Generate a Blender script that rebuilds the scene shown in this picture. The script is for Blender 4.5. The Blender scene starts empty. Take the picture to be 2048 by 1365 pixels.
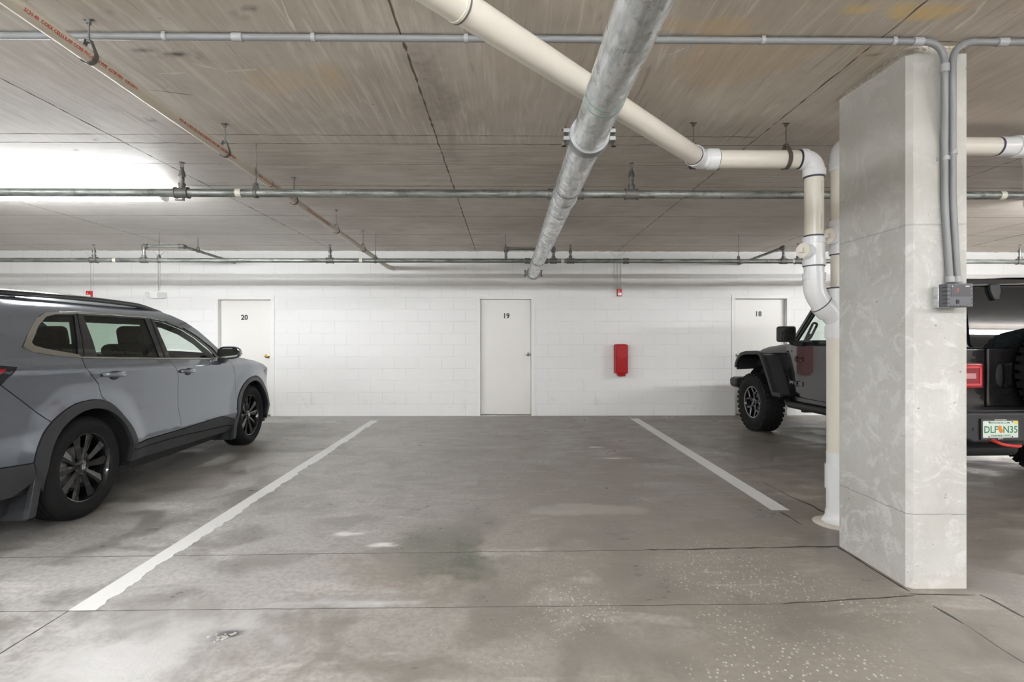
import bpy, math, random
import numpy as np
from mathutils import noise as mnoise
from mathutils import Vector, Matrix
from mathutils.geometry import delaunay_2d_cdt
PI = math.pi
random.seed(7)
scene = bpy.context.scene
COL = scene.collection

# ------------------------------------------------------------------ camera, world, exposure
FOC, CAMH, YAW = 1050.0, 1.30, math.atan(12 / 1050.0)      # focal length in pixels of a 2048 wide frame
cam = bpy.data.cameras.new('camera')
cam.sensor_width = 36.0
cam.lens = FOC * 36.0 / 2048
cam.shift_y = -1.5 / 2048
cam.clip_start = 0.05
cam_o = bpy.data.objects.new('camera', cam)
cam_o.location = (0, 0, CAMH)
cam_o.rotation_euler = (PI / 2, 0, -YAW)
COL.objects.link(cam_o)
scene.camera = cam_o
w = bpy.data.worlds.new('world'); scene.world = w
w.use_nodes = True
w.node_tree.nodes['Background'].inputs[0].default_value = (1, 1, 1, 1)
w.node_tree.nodes['Background'].inputs[1].default_value = 0.02
scene.view_settings.view_transform = 'Standard'
scene.view_settings.look = 'None'
scene.view_settings.exposure = 1.14
scene.view_settings.gamma = 1
scene.view_settings.use_curve_mapping = False
scene.cycles.max_bounces = 10
scene.cycles.diffuse_bounces = 5
scene.cycles.glossy_bounces = 4
scene.cycles.transparent_max_bounces = 12
scene.cycles.sample_clamp_indirect = 8
scene.cycles.caustics_reflective = False
scene.cycles.caustics_refractive = False
LAMP_STRENGTH = 95.0
LAMP_COLOUR = (.965, .985, 1.0)

# room measures (metres)
CEIL, WALLY = 2.84, 9.03
X0, X1, Y0 = -13.0, 14.0, -11.0

def ray(px, py):
    x = (px - 1024) / FOC; z = -(py - 681) / FOC
    F = (math.sin(YAW), math.cos(YAW)); R = (math.cos(YAW), -math.sin(YAW))
    return Vector((F[0] + x * R[0], F[1] + x * R[1], z))
def onz(px, py, h):
    r = ray(px, py); t = (h - CAMH) / r.z
    return Vector((r.x * t, r.y * t, h))
def ony(px, py, Y):
    r = ray(px, py); t = Y / r.y
    return Vector((r.x * t, Y, CAMH + r.z * t))
def ss(a, b, x):
    t = max(0.0, min(1.0, (x - a) / (b - a))); return t * t * (3 - 2 * t)

# ------------------------------------------------------------------ material helpers
class NT:
    def __init__(s, name):
        s.m = bpy.data.materials.new(name); s.m.use_nodes = True
        s.t = s.m.node_tree; s.t.nodes.clear()
        s.out = s.t.nodes.new('ShaderNodeOutputMaterial')
        s._tc = None
    def n(s, kind, **kw):
        x = s.t.nodes.new(kind)
        for k, v in kw.items(): setattr(x, k, v)
        return x
    def lk(s, a, b): s.t.links.new(a, b)
    def setin(s, sock, v):
        if isinstance(v, bpy.types.NodeSocket): s.lk(v, sock)
        else:
            if hasattr(sock.default_value, '__len__') and not isinstance(v, (int, float)):
                v = tuple(v)
                if len(sock.default_value) == 4 and len(v) == 3: v = v + (1,)
            sock.default_value = v
    def obj(s):
        if s._tc is None: s._tc = s.n('ShaderNodeTexCoord')
        return s._tc.outputs['Object']
    def sc(s, scale, rot=(0, 0, 0), vec=None):
        m = s.n('ShaderNodeMapping'); s.lk(vec or s.obj(), m.inputs[0])
        m.inputs['Scale'].default_value = scale; m.inputs['Rotation'].default_value = rot
        return m.outputs[0]
    def noise(s, scale=5, detail=4, rough=.55, vec=None, dist=0):
        x = s.n('ShaderNodeTexNoise'); s.lk(vec or s.obj(), x.inputs['Vector'])
        x.inputs['Scale'].default_value = scale; x.inputs['Detail'].default_value = detail
        x.inputs['Roughness'].default_value = rough; x.inputs['Distortion'].default_value = dist
        return x.outputs['Fac']
    def voro(s, scale, vec=None, out='Distance', feature='F1'):
        x = s.n('ShaderNodeTexVoronoi', feature=feature); s.lk(vec or s.obj(), x.inputs['Vector'])
        x.inputs['Scale'].default_value = scale
        return x.outputs[out]
    def math(s, op, a, b=None, clamp=False):
        x = s.n('ShaderNodeMath', operation=op, use_clamp=clamp)
        s.setin(x.inputs[0], a)
        if b is not None: s.setin(x.inputs[1], b)
        return x.outputs[0]
    def step(s, v, a, b, lo=0, hi=1):
        x = s.n('ShaderNodeMapRange', interpolation_type='SMOOTHSTEP')
        s.setin(x.inputs[0], v)
        for i, q in enumerate((a, b, lo, hi)): x.inputs[i + 1].default_value = q
        return x.outputs[0]
    def mix(s, f, a, b, mode='MIX'):
        x = s.n('ShaderNodeMix', data_type='RGBA', blend_type=mode)
        s.setin(x.inputs[0], f); s.setin(x.inputs[6], a); s.setin(x.inputs[7], b)
        return x.outputs[2]
    def xyz(s):
        x = s.n('ShaderNodeSeparateXYZ'); s.lk(s.obj(), x.inputs[0]); return x.outputs
    def bump(s, h, strength=.3, dist=.01):
        x = s.n('ShaderNodeBump'); x.inputs['Strength'].default_value = strength
        x.inputs['Distance'].default_value = dist; s.lk(h, x.inputs['Height']); return x.outputs[0]
    def pbsdf(s, col, rough=.5, metal=0, normal=None, spec=.5, coat=0, coat_rough=.03):
        b = s.n('ShaderNodeBsdfPrincipled')
        s.setin(b.inputs['Base Color'], col); s.setin(b.inputs['Roughness'], rough)
        s.setin(b.inputs['Metallic'], metal); b.inputs['Specular IOR Level'].default_value = spec
        b.inputs['Coat Weight'].default_value = coat; b.inputs['Coat Roughness'].default_value = coat_rough
        if normal is not None: s.lk(normal, b.inputs['Normal'])
        s.lk(b.outputs[0], s.out.inputs[0]); return b
    def dist2(s, cx, cy, rx=1, ry=1, ang=0, wob=None, wamp=0):
        """distance in units of the ellipse radii, in the xy plane of the object"""
        if not hasattr(s, '_xyz'): s._xyz = s.xyz()
        dx = s.math('SUBTRACT', s._xyz[0], cx); dy = s.math('SUBTRACT', s._xyz[1], cy)
        if ang:
            c, q = math.cos(ang), math.sin(ang)
            ex = s.math('ADD', s.math('MULTIPLY', dx, c), s.math('MULTIPLY', dy, q))
            ey = s.math('SUBTRACT', s.math('MULTIPLY', dy, c), s.math('MULTIPLY', dx, q))
            dx, dy = ex, ey
        dx = s.math('DIVIDE', dx, rx); dy = s.math('DIVIDE', dy, ry)
        d = s.math('SQRT', s.math('ADD', s.math('MULTIPLY', dx, dx), s.math('MULTIPLY', dy, dy)))
        if wob is not None: d = s.math('ADD', d, s.math('MULTIPLY', s.math('SUBTRACT', wob, .5), wamp))
        return d
    def seg(s, p, q, half, soft=None, wob=None, wamp=0):
        """mask of a line from p to q in the xy plane"""
        if not hasattr(s, '_xyz'): s._xyz = s.xyz()
        L = math.hypot(q[0] - p[0], q[1] - p[1]); c = (q[0] - p[0]) / L; z = (q[1] - p[1]) / L
        dx = s.math('SUBTRACT', s._xyz[0], p[0]); dy = s.math('SUBTRACT', s._xyz[1], p[1])
        al = s.math('ADD', s.math('MULTIPLY', dx, c), s.math('MULTIPLY', dy, z))
        ac = s.math('SUBTRACT', s.math('MULTIPLY', dy, c), s.math('MULTIPLY', dx, z))
        if wob is not None: ac = s.math('ADD', ac, s.math('MULTIPLY', s.math('SUBTRACT', wob, .5), wamp))
        ac = s.math('ABSOLUTE', ac)
        ac = s.math('MAXIMUM', ac, s.math('MAXIMUM', s.math('MULTIPLY', al, -1), s.math('SUBTRACT', al, L)))
        soft = soft or half * .6
        return s.step(ac, half - soft * .5, half + soft * .5, 1, 0)

def simple(name, col, rough=.5, metal=0, coat=0, var=.0, vscale=8, spec=.5, bump=0, bscale=60, coat_rough=.03):
    N = NT(name)
    c = col
    if var:
        f = N.noise(vscale, 5)
        c = N.mix(f, tuple(x * (1 - var) for x in col), tuple(min(1, x * (1 + var)) for x in col))
    nm = N.bump(N.noise(bscale, 3), bump, .003) if bump else None
    N.pbsdf(c, rough, metal, nm, spec, coat, coat_rough)
    return N.m

def maxm(N, lst):
    r = lst[0]
    for x in lst[1:]: r = N.math('MAXIMUM', r, x)
    return r

# ------------------------------------------------------------------ floor, ceiling, wall and column materials
def mat_floor():
    N = NT('floor_concrete')
    mid = N.noise(2.2, 5, .64, dist=.5); fine = N.noise(34, 3, .65)
    streak = N.noise(1.5, 4, .62, vec=N.sc((.9, 3.2, 1)), dist=.8)
    x, y, z = N.xyz()
    side = N.step(x, -2.2, 1.2)                               # greyer left, with lamp light put into its colour; browner slab right
    base = N.mix(side, (.400, .390, .374), (.238, .212, .182))
    c = N.mix(N.math('MULTIPLY', N.step(streak, .50, .68), .55), base, N.mix(side, (.56, .545, .52), (.40, .375, .34)))
    c = N.mix(N.math('MULTIPLY', N.step(mid, .55, .38), .65), c, (.165, .150, .130))
    c = N.mix(N.math('MULTIPLY', N.step(fine, .38, .66), .38), c, (.17, .155, .14))
    v = N.voro(52, N.sc((1, .8, 1)))
    reg = N.math('MULTIPLY', N.step(N.noise(1.1, 3, .6), .44, .58), N.step(y, 4.0, 2.6))
    reg = N.math('MULTIPLY', reg, N.step(x, -1.2, .6))
    ag = N.math('MULTIPLY', N.math('MULTIPLY', N.step(v, .33, .20), N.step(fine, .44, .52)), reg)
    c = N.mix(N.math('MULTIPLY', ag, .85), c, (.58, .555, .49))
    at = N.n('ShaderNodeAttribute', attribute_name='stain')
    f = N.math('ADD', at.outputs['Alpha'], N.math('MULTIPLY', N.math('MULTIPLY', N.math('SUBTRACT', mid, .5), 2.2), N.math('MULTIPLY', at.outputs['Alpha'], 1)))
    f = N.math('ADD', f, N.math('MULTIPLY', N.math('MULTIPLY', N.math('SUBTRACT', fine, .5), 1.2), at.outputs['Alpha']), True)
    c = N.mix(f, c, at.outputs['Color'])
    rough = N.step(N.math('ADD', N.math('MULTIPLY', mid, .6), N.math('MULTIPLY', streak, .4)), .36, .64, .27, .60)
    h = N.math('ADD', N.math('MULTIPLY', fine, .5), N.math('MULTIPLY', mid, 1.2))
    N.pbsdf(c, rough, 0, N.bump(h, .3, .006), .5)
    return N.m

def mat_ceiling():
    N = NT('board_formed_concrete')
    x, y, z = N.xyz()
    wf = N.noise(20, 3, .65)
    g1 = N.noise(5, 5, .66, vec=N.sc((.35, 5, 1), (0, 0, .06)), dist=.9)
    g2 = N.noise(5, 5, .66, vec=N.sc((5, .35, 1), (0, 0, -.10)), dist=.9)
    sel = N.step(y, 3.9, 4.3)
    g = N.math('ADD', N.math('MULTIPLY', g1, sel), N.math('MULTIPLY', g2, N.math('SUBTRACT', 1, sel)))
    big = N.noise(.9, 4, .65)
    c = N.mix(N.step(big, .32, .68), (.64, .585, .52), (.50, .45, .39))
    c = N.mix(N.math('MULTIPLY', N.step(g, .48, .68), .55), c, (.78, .73, .665))
    c = N.mix(N.math('MULTIPLY', N.step(g, .45, .28), .58), c, (.31, .28, .235))
    c = N.mix(N.math('MULTIPLY', N.step(x, -1.5, -4.0), .40), c, (.80, .79, .77))
    c = N.mix(N.math('MULTIPLY', N.step(x, 1.8, 3.2), .35), c, (.74, .64, .575))
    at = N.n('ShaderNodeAttribute', attribute_name='stain')
    f = N.math('ADD', at.outputs['Alpha'], N.math('MULTIPLY', N.math('MULTIPLY', N.math('SUBTRACT', wf, .5), 2.4), at.outputs['Alpha']), True)
    c = N.mix(f, c, at.outputs['Color'])
    spots = N.math('MULTIPLY', N.step(N.voro(9), .11, .04), N.step(big, .50, .60))
    c = N.mix(N.math('MULTIPLY', spots, .6), c, (.16, .13, .10))
    h = N.math('ADD', N.math('MULTIPLY', g, .8), N.math('MULTIPLY', wf, .3))
    N.pbsdf(c, .62, 0, N.bump(h, .35, .006), .4)
    return N.m

def mat_block():
    N = NT('white_painted_block')
    x, y, z = N.xyz()
    cb = N.n('ShaderNodeCombineXYZ'); N.lk(N.math('ADD', x, y), cb.inputs[0]); N.lk(z, cb.inputs[1])
    b = N.n('ShaderNodeTexBrick'); N.lk(cb.outputs[0], b.inputs['Vector'])
    b.inputs['Scale'].default_value = 1; b.inputs['Mortar Size'].default_value = .0045
    b.inputs['Mortar Smooth'].default_value = .6
    b.inputs['Brick Width'].default_value = .4064; b.inputs['Row Height'].default_value = .2032
    fac = b.outputs['Fac']
    wb = N.noise(2.4, 4, .7)
    c = N.mix(wb, (.80, .795, .785), (.84, .84, .835))
    c = N.mix(N.math('MULTIPLY', N.math('MULTIPLY', fac, N.step(wb, .36, .60)), .45), c, (.50, .49, .47))
    sm = N.math('MULTIPLY', N.step(wb, .60, .72), N.step(z, .95, .05))
    c = N.mix(N.math('MULTIPLY', sm, .30), c, (.50, .49, .46))
    sp = N.math('MULTIPLY', N.step(N.voro(5.2), .05, .02), .35)
    c = N.mix(sp, c, (.35, .34, .32))
    h = N.math('ADD', N.math('MULTIPLY', fac, -1), N.math('MULTIPLY', N.noise(60, 1), .12))
    N.pbsdf(c, .5, 0, N.bump(h, .35, .004), .4)
    return N.m

def mat_column():
    N = NT('column_concrete')
    x, y, z = N.xyz(); N._xyz = (x, z, y)                     # 2d helpers work in xz
    swirl = N.noise(4, 6, .7, dist=2.2); fine = N.noise(60, 4, .6); big = N.noise(1.7, 4, .6)
    rip = N.noise(9, 5, .6, vec=N.sc((1, 1, 2.2)), dist=1.2)
    c = N.mix(N.step(big, .35, .65), (.53, .53, .51), (.43, .425, .40))
    c = N.mix(N.math('MULTIPLY', N.step(swirl, .50, .62), .55), c, (.68, .68, .665))
    c = N.mix(N.math('MULTIPLY', N.step(rip, .46, .34), .35), c, (.44, .43, .40))
    c = N.mix(N.math('MULTIPLY', N.step(fine, .42, .62), .12), c, (.36, .35, .33))
    top = N.math('MULTIPLY', N.step(N.math('ADD', z, N.math('MULTIPLY', swirl, .5)), 2.12, 2.45), .6)
    c = N.mix(top, c, (.40, .385, .35))
    pits = N.math('MULTIPLY', N.step(N.voro(17), .10, .05), N.step(N.noise(2.3, 3), .48, .60))
    pit2 = N.math('MULTIPLY', N.math('MULTIPLY', N.step(N.voro(70), .25, .12), N.step(z, .50, .12)), N.math('MULTIPLY', N.step(x, .13, .05), N.step(swirl, .42, .56)))
    c = N.mix(N.math('MULTIPLY', maxm(N, [pits, pit2]), .85), c, (.16, .15, .14))
    edge = N.math('MULTIPLY', N.step(z, 2.79, 2.82), N.step(fine, .35, .6))
    c = N.mix(N.math('MULTIPLY', edge, .8), c, (.66, .62, .54))
    def zl(h, half, slope=0):
        zz = N.math('SUBTRACT', N.math('ADD', z, N.math('MULTIPLY', N.math('SUBTRACT', swirl, .5), .02)), h)
        return N.step(N.math('ABSOLUTE', zz), half * .5, half * 1.4, 1, 0)
    ln = maxm(N, [N.math('MULTIPLY', zl(.388, .0022), .9), N.math('MULTIPLY', zl(1.905, .005), .4)])
    c = N.mix(ln, c, (.22, .21, .20))
    c = N.mix(N.math('MULTIPLY', N.step(z, .10, .0), .35), c, (.55, .50, .45))
    h = N.math('SUBTRACT', N.math('ADD', swirl, N.math('MULTIPLY', fine, .3)), N.math('MULTIPLY', maxm(N, [pits, pit2]), 2))
    N.pbsdf(c, .62, 0, N.bump(h, .3, .004), .35)
    return N.m

def mat_galv(name='galvanised_steel', base=(.80, .82, .83), dirt=(.50, .52, .52), rough=.30, metal=.72, axis=(9, 1.2, 9)):
    N = NT(name)
    a = N.noise(3.0, 6, .7, vec=N.sc(axis)); b = N.noise(14, 5, .6); v = N.voro(45, out='Color')
    c = N.mix(N.step(a, .35, .62), dirt, base)
    c = N.mix(N.math('MULTIPLY', N.step(b, .55, .68), .45), c, tuple(x * .55 for x in dirt))
    N.pbsdf(c, N.step(b, .3, .7, rough - .08, rough + .16), metal, N.bump(a, .12, .003))
    return N.m

def mat_glass(name, tint, refl=.08, rough=.0):
    N = NT(name)
    t = N.n('ShaderNodeBsdfTransparent'); t.inputs[0].default_value = tint + (1,)
    g = N.n('ShaderNodeBsdfGlossy'); g.inputs['Roughness'].default_value = rough
    ge = N.n('ShaderNodeNewGeometry'); dt = N.n('ShaderNodeVectorMath', operation='DOT_PRODUCT')
    N.lk(ge.outputs['Normal'], dt.inputs[0]); N.lk(ge.outputs['Incoming'], dt.inputs[1])
    k = N.math('SUBTRACT', 1, N.math('ABSOLUTE', dt.outputs['Value']))
    mx = N.n('ShaderNodeMixShader')
    f = N.math('ADD', N.math('MULTIPLY', N.math('POWER', k, 5), 1 - refl), refl, True)
    N.lk(f, mx.inputs[0]); N.lk(t.outputs[0], mx.inputs[1]); N.lk(g.outputs[0], mx.inputs[2])
    N.lk(mx.outputs[0], N.out.inputs[0]); return N.m

def mat_emit(name, col, s):
    N = NT(name); e = N.n('ShaderNodeEmission'); e.inputs[0].default_value = col + (1,); e.inputs[1].default_value = s
    N.lk(e.outputs[0], N.out.inputs[0]); return N.m

M = dict(
    floor=mat_floor(), ceil=mat_ceiling(), block=mat_block(), col=mat_column(),
    galv=mat_galv(), pipe=mat_galv('sprinkler_pipe_steel', (.30, .315, .295), (.13, .14, .128), .42, .55, (1.2, 9, 9)),
    iron=simple('cast_iron', (.17, .165, .16), .55, .5, var=.3, vscale=30, bump=.4),
    rust=simple('rusty_steel', (.13, .10, .085), .65, .4, var=.3, vscale=40),
    collar=simple('zinc_clamp', (.34, .35, .35), .42, .7, var=.3, vscale=25, bump=.3),
    cream=simple('cream_pvc', (.75, .71, .63), .32, var=.05, vscale=3),
    cream_dull=simple('aged_cream_pvc', (.60, .55, .46), .38, var=.06, vscale=3),
    pvc=simple('white_pvc', (.78, .79, .80), .28, var=.03, vscale=6),
    primer=simple('dark_primer_line', (.05, .05, .075), .5),
    conduit=simple('grey_conduit', (.205, .212, .216), .42, var=.08, vscale=6),
    ctop=simple('pale_grey_conduit_fitting', (.33, .34, .345), .42, var=.05),
    white=simple('white_paint', (.82, .815, .80), .42, var=.02, vscale=2),
    door=simple('white_door_paint', (.80, .785, .755), .38, var=.025, vscale=1.5),
    trimshadow=simple('door_gap', (.10, .09, .085), .8),
    numeral=simple('black_numeral', (.02, .02, .022), .45),
    brass=simple('brass', (.72, .45, .14), .25, .95), nickel=simple('satin_nickel', (.45, .42, .38), .3, .95),
    red=simple('red_plastic', (.38, .001, .006), .34, spec=.25), redpale=simple('faded_red_plastic', (.42, .018, .026), .45, spec=.25, var=.2, vscale=14),
    stripe=None, lamp=mat_emit('lit_diffuser', LAMP_COLOUR, LAMP_STRENGTH), lamp_dim=mat_emit('lit_diffuser_older_tube', LAMP_COLOUR, LAMP_STRENGTH * .62), lamp_soft=mat_emit('lit_diffuser_worn_tube', LAMP_COLOUR, LAMP_STRENGTH * .50),  # dimmer diffusers have their strength set low to balance the light
    housing=simple('white_enamel', (.8, .8, .8), .4),
    alarm=simple('alarm_red', (.55, .02, .02), .35), lens=simple('clear_lens', (.75, .76, .76), .15),
    redprint=simple('red_print', (.45, .07, .05), .6), greyprint=simple('grey_print', (.10, .10, .10), .6),
    tanprint=simple('brown_print', (.48, .33, .20), .6),
    tag=simple('pale_tape', (.70, .68, .60), .6),
    boxdark=simple('charcoal_plastic', (.085, .088, .10), .45, var=.1), boxlabel=simple('dark_label', (.045, .040, .045), .35),
    paint=simple('blue_grey_metallic_paint', (.215, .238, .278), .15, .62, coat=1, spec=.5),
    clad=simple('dark_grey_cladding', (.028, .030, .034), .42, var=.05),
    gloss=simple('gloss_black', (.012, .013, .016), .12, coat=.8),
    matte=simple('matte_black', (.012, .012, .013), .7), liner=simple('wheel_liner', (.006, .006, .007), .9),
    chrome=simple('satin_chrome', (.55, .54, .50), .22, .95), bright=simple('bright_chrome', (.85, .85, .86), .08, 1),
    rim=simple('black_alloy', (.007, .0072, .0085), .22, .3, coat=.8), rimdark=simple('dark_machined_edge', (.14, .14, .15), .25, .8), rimedge=simple('machined_alloy', (.42, .42, .43), .28, .9),
    tyre=simple('tyre_rubber', (.010, .010, .0105), .72, spec=.25, bump=.15), 
    disc=simple('brake_disc', (.33, .32, .31), .35, .9, var=.2, vscale=30), 
    glass=mat_glass('green_tinted_glass', (.84, .90, .865), .05), privacy=mat_glass('privacy_glass', (.47, .59, .50), .06),
    jeepglass=simple('dark_tinted_glass', (.008, .010, .011), .02),
    dark=mat_glass('dark_glass', (.05, .055, .06), .16),
    seat=simple('dark_seat_fabric', (.018, .018, .020), .85), 
    palelens=simple('pale_pink_lens', (.60, .28, .29), .15, coat=1),  # pink colour imitates the pale highlight on the red tail lamp
    tail=simple('red_tail_lens', (.26, .004, .012), .12, coat=1), tailbright=simple('bright_red_tail_lens', (.70, .05, .07), .15, coat=1),
    blackpaint=simple('black_car_paint', (.016, .015, .016), .22, .2, coat=1),
    bonnetpaint=simple('dusty_black_paint', (.040, .036, .034), .42, .0),  # brown tone stands in for the ceiling reflected in the black bonnet
    blackplast=simple('black_textured_plastic', (.022, .022, .024), .5, bump=.25, bscale=300),
    mirror=simple('mirror_glass', (.55, .6, .6), .03, 1), towred=simple('red_painted_steel', (.55, .04, .03), .4),
    plate=simple('licence_plate_white', (.70, .76, .70), .4), plgreen=simple('plate_green', (.03, .20, .10), .5),
    orange=simple('plate_orange', (.75, .25, .03), .5), yellow=simple('plate_sticker_yellow', (.80, .68, .05), .5),
    fabric=None,
)
def mat_stripe():
    N = NT('worn_white_road_paint')
    f = N.noise(9, 6, .75); g = N.noise(70, 3)
    c = N.mix(N.step(f, .36, .30), (.70, .70, .685), (.38, .365, .34))
    c = N.mix(N.math('MULTIPLY', N.step(g, .5, .7), .12), c, (.45, .44, .42))
    N.pbsdf(c, .5, 0, N.bump(f, .2, .003)); return N.m
M['stripe'] = mat_stripe()

# ------------------------------------------------------------------ mesh builder
def frame_of(d):
    d = Vector(d).normalized()
    a = Vector((0, 0, 1)) if abs(d.z) < .9 else Vector((1, 0, 0))
    x = d.cross(a).normalized(); y = d.cross(x).normalized()
    return x, y
class MB:
    def __init__(s): s.v = []; s.f = []; s.sm = []; s.nrm = None
    def add(s, vs, fs, smooth=False):
        o = len(s.v); s.v += [Vector(p) for p in vs]
        for f in fs: s.f.append([i + o for i in f]); s.sm.append(smooth)
        return s
    def box(s, x0, x1, y0, y1, z0, z1, rot=None, piv=None):
        vs = [Vector((x, y, z)) for z in (z0, z1) for y in (y0, y1) for x in (x0, x1)]
        if rot is not None:
            pv = Vector(piv) if piv is not None else Vector(((x0 + x1) / 2, (y0 + y1) / 2, (z0 + z1) / 2))
            vs = [rot @ (p - pv) + pv for p in vs]
        return s.add(vs, [(0, 2, 3, 1), (4, 5, 7, 6), (0, 1, 5, 4), (1, 3, 7, 5), (3, 2, 6, 7), (2, 0, 4, 6)])
    def cyl(s, p0, p1, r0, r1=None, n=24, caps=True, smooth=True):
        r1 = r0 if r1 is None else r1
        p0, p1 = Vector(p0), Vector(p1); x, y = frame_of(p1 - p0)
        a = [p0 + (x * math.cos(2 * PI * i / n) + y * math.sin(2 * PI * i / n)) * r0 for i in range(n)]
        b = [p1 + (x * math.cos(2 * PI * i / n) + y * math.sin(2 * PI * i / n)) * r1 for i in range(n)]
        s.add(a + b, [(i, (i + 1) % n, n + (i + 1) % n, n + i) for i in range(n)], smooth)
        if caps: s.add(a + b, [list(range(n))[::-1], list(range(n, 2 * n))])
        return s
    def lathe(s, prof, c, axis, n=32, smooth=True, closed=False):
        """prof = [(radius, distance along axis)]"""
        c = Vector(c); ax = Vector(axis).normalized(); x, y = frame_of(ax)
        vs = []
        for r, h in prof:
            for i in range(n):
                a = 2 * PI * i / n; vs.append(c + ax * h + (x * math.cos(a) + y * math.sin(a)) * r)
        m = len(prof); fs = []
        rng = range(m) if closed else range(m - 1)
        for j in rng:
            k = (j + 1) % m
            for i in range(n): fs.append((j * n + i, j * n + (i + 1) % n, k * n + (i + 1) % n, k * n + i))
        return s.add(vs, fs, smooth)
    def tube(s, path, r, n=12, closed=False, caps=True, smooth=True):
        P = [Vector(p) for p in path]; m = len(P); rr = r if isinstance(r, (list, tuple)) else [r] * m
        T = []
        for i in range(m):
            if closed: t = P[(i + 1) % m] - P[i - 1]
            else: t = P[min(i + 1, m - 1)] - P[max(i - 1, 0)]
            T.append(t.normalized())
        x, y = frame_of(T[0]); vs = []
        for i in range(m):
            if i:
                q = T[i - 1].rotation_difference(T[i]); x = q @ x; y = q @ y
            for k in range(n):
                a = 2 * PI * k / n; vs.append(P[i] + (x * math.cos(a) + y * math.sin(a)) * rr[i])
        fs = []
        for j in range(m if closed else m - 1):
            q = (j + 1) % m
            for k in range(n): fs.append((j * n + k, j * n + (k + 1) % n, q * n + (k + 1) % n, q * n + k))
        s.add(vs, fs, smooth)
        if caps and not closed: s.add(vs[:n] + vs[-n:], [list(range(n))[::-1], list(range(n, 2 * n))])
        return s
    def prism(s, poly, fn, d0, d1, smooth=False):
        """poly 2d, fn(a,b,d)->xyz"""
        n = len(poly); a = [Vector(fn(p[0], p[1], d0)) for p in poly]; b = [Vector(fn(p[0], p[1], d1)) for p in poly]
        s.add(a + b, [(i, (i + 1) % n, n + (i + 1) % n, n + i) for i in range(n)], smooth)
        s.add(a, [list(range(n))[::-1]]); s.add(b, [list(range(n))]); return s
    def grid(s, rows, smooth=True):
        m, n = len(rows), len(rows[0]); vs = [p for r in rows for p in r]
        return s.add(vs, [(j * n + i, j * n + i + 1, (j + 1) * n + i + 1, (j + 1) * n + i) for j in range(m - 1) for i in range(n - 1)], smooth)
    def ball(s, c, r, n=16, sc=(1, 1, 1)):
        c = Vector(c); rows = []
        for j in range(n // 2 + 1):
            a = PI * j / (n // 2)
            rows.append([c + Vector((math.sin(a) * math.cos(2 * PI * i / n) * r * sc[0], math.sin(a) * math.sin(2 * PI * i / n) * r * sc[1], math.cos(a) * r * sc[2])) for i in range(n + 1)])
        return s.grid(rows)
    def band(s, path, th, fn, d0, d1):
        """strip of thickness th that follows a 2d path; fn(a,b,d)->xyz"""
        n = len(path); inn = []
        for i in range(n):
            a = Vector(path[max(i - 1, 0)]); b = Vector(path[min(i + 1, n - 1)]); t = (b - a).normalized()
            inn.append((path[i][0] + t.y * th, path[i][1] - t.x * th))
        return s.prism(list(path) + inn[::-1], fn, d0, d1)
    def shift(s, d): s.v = [p - Vector(d) for p in s.v]; return s
    def build(s, name, mat, parent=None, origin=None, bevel=0, segs=2, sub=0, weld=False):
        if parent is None and origin is None:
            xs = [p.x for p in s.v]; ys = [p.y for p in s.v]; zs = [p.z for p in s.v]
            origin = ((min(xs) + max(xs)) / 2, (min(ys) + max(ys)) / 2, min(zs))
        if origin is not None: s.shift(origin)
        me = bpy.data.meshes.new(name); me.from_pydata([tuple(p) for p in s.v], [], s.f)
        me.polygons.foreach_set('use_smooth', s.sm)
        me.materials.append(mat); me.validate()
        if s.nrm is None:
            import bmesh
            bm = bmesh.new(); bm.from_mesh(me)
            bmesh.ops.remove_doubles(bm, verts=bm.verts, dist=1e-5)
            bmesh.ops.recalc_face_normals(bm, faces=bm.faces)
            bm.to_mesh(me); bm.free()
        else:
            me.normals_split_custom_set_from_vertices([tuple(n) for n in s.nrm])
        o = bpy.data.objects.new(name, me); COL.objects.link(o)
        if parent is not None:
            o.parent = parent
            if origin is not None: o.location = origin
        elif origin is not None: o.location = origin
        if bevel:
            m = o.modifiers.new('bevel', 'BEVEL'); m.width = bevel; m.segments = segs; m.limit_method = 'ANGLE'; m.angle_limit = .6
            m.harden_normals = True
            for p in me.polygons: p.use_smooth = True
        if sub:
            m = o.modifiers.new('subdivision', 'SUBSURF'); m.levels = sub; m.render_levels = sub
            for p in me.polygons: p.use_smooth = True
        elif any(s.sm) and s.nrm is None and not bevel:
            me.set_sharp_from_angle(angle=.7)
        return o

def thing(name, label, cat, loc=(0, 0, 0), rotz=0, group=None):
    o = bpy.data.objects.new(name, None); COL.objects.link(o); o.location = loc; o.rotation_euler = (0, 0, rotz)
    o.empty_display_size = .1
    o['label'] = label; o['category'] = cat
    if group: o['group'] = group
    return o
def tag(o, label, cat, group=None):
    o['label'] = label; o['category'] = cat
    if group: o['group'] = group
    return o
def struct(o, label=None):
    o['kind'] = 'structure'
    if label: o['label'] = label
    return o
def wpart(mb, name, mat, t, **kw):
    """a part given in world coordinates under an unrotated thing"""
    mb.shift(t.location); return mb.build(name, mat, parent=t, **kw)
def roundpath(pts, r, n=8):
    """round the inner corners of a polyline"""
    P = [Vector(p) for p in pts]; out = [P[0]]
    for i in range(1, len(P) - 1):
        a = (P[i - 1] - P[i]).normalized(); b = (P[i + 1] - P[i]).normalized()
        for k in range(n + 1):
            t = k / n; p0 = P[i] + a * r; p2 = P[i] + b * r
            out.append(p0.lerp(P[i], t).lerp(P[i].lerp(p2, t), t))
    out.append(P[-1]); return out
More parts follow.
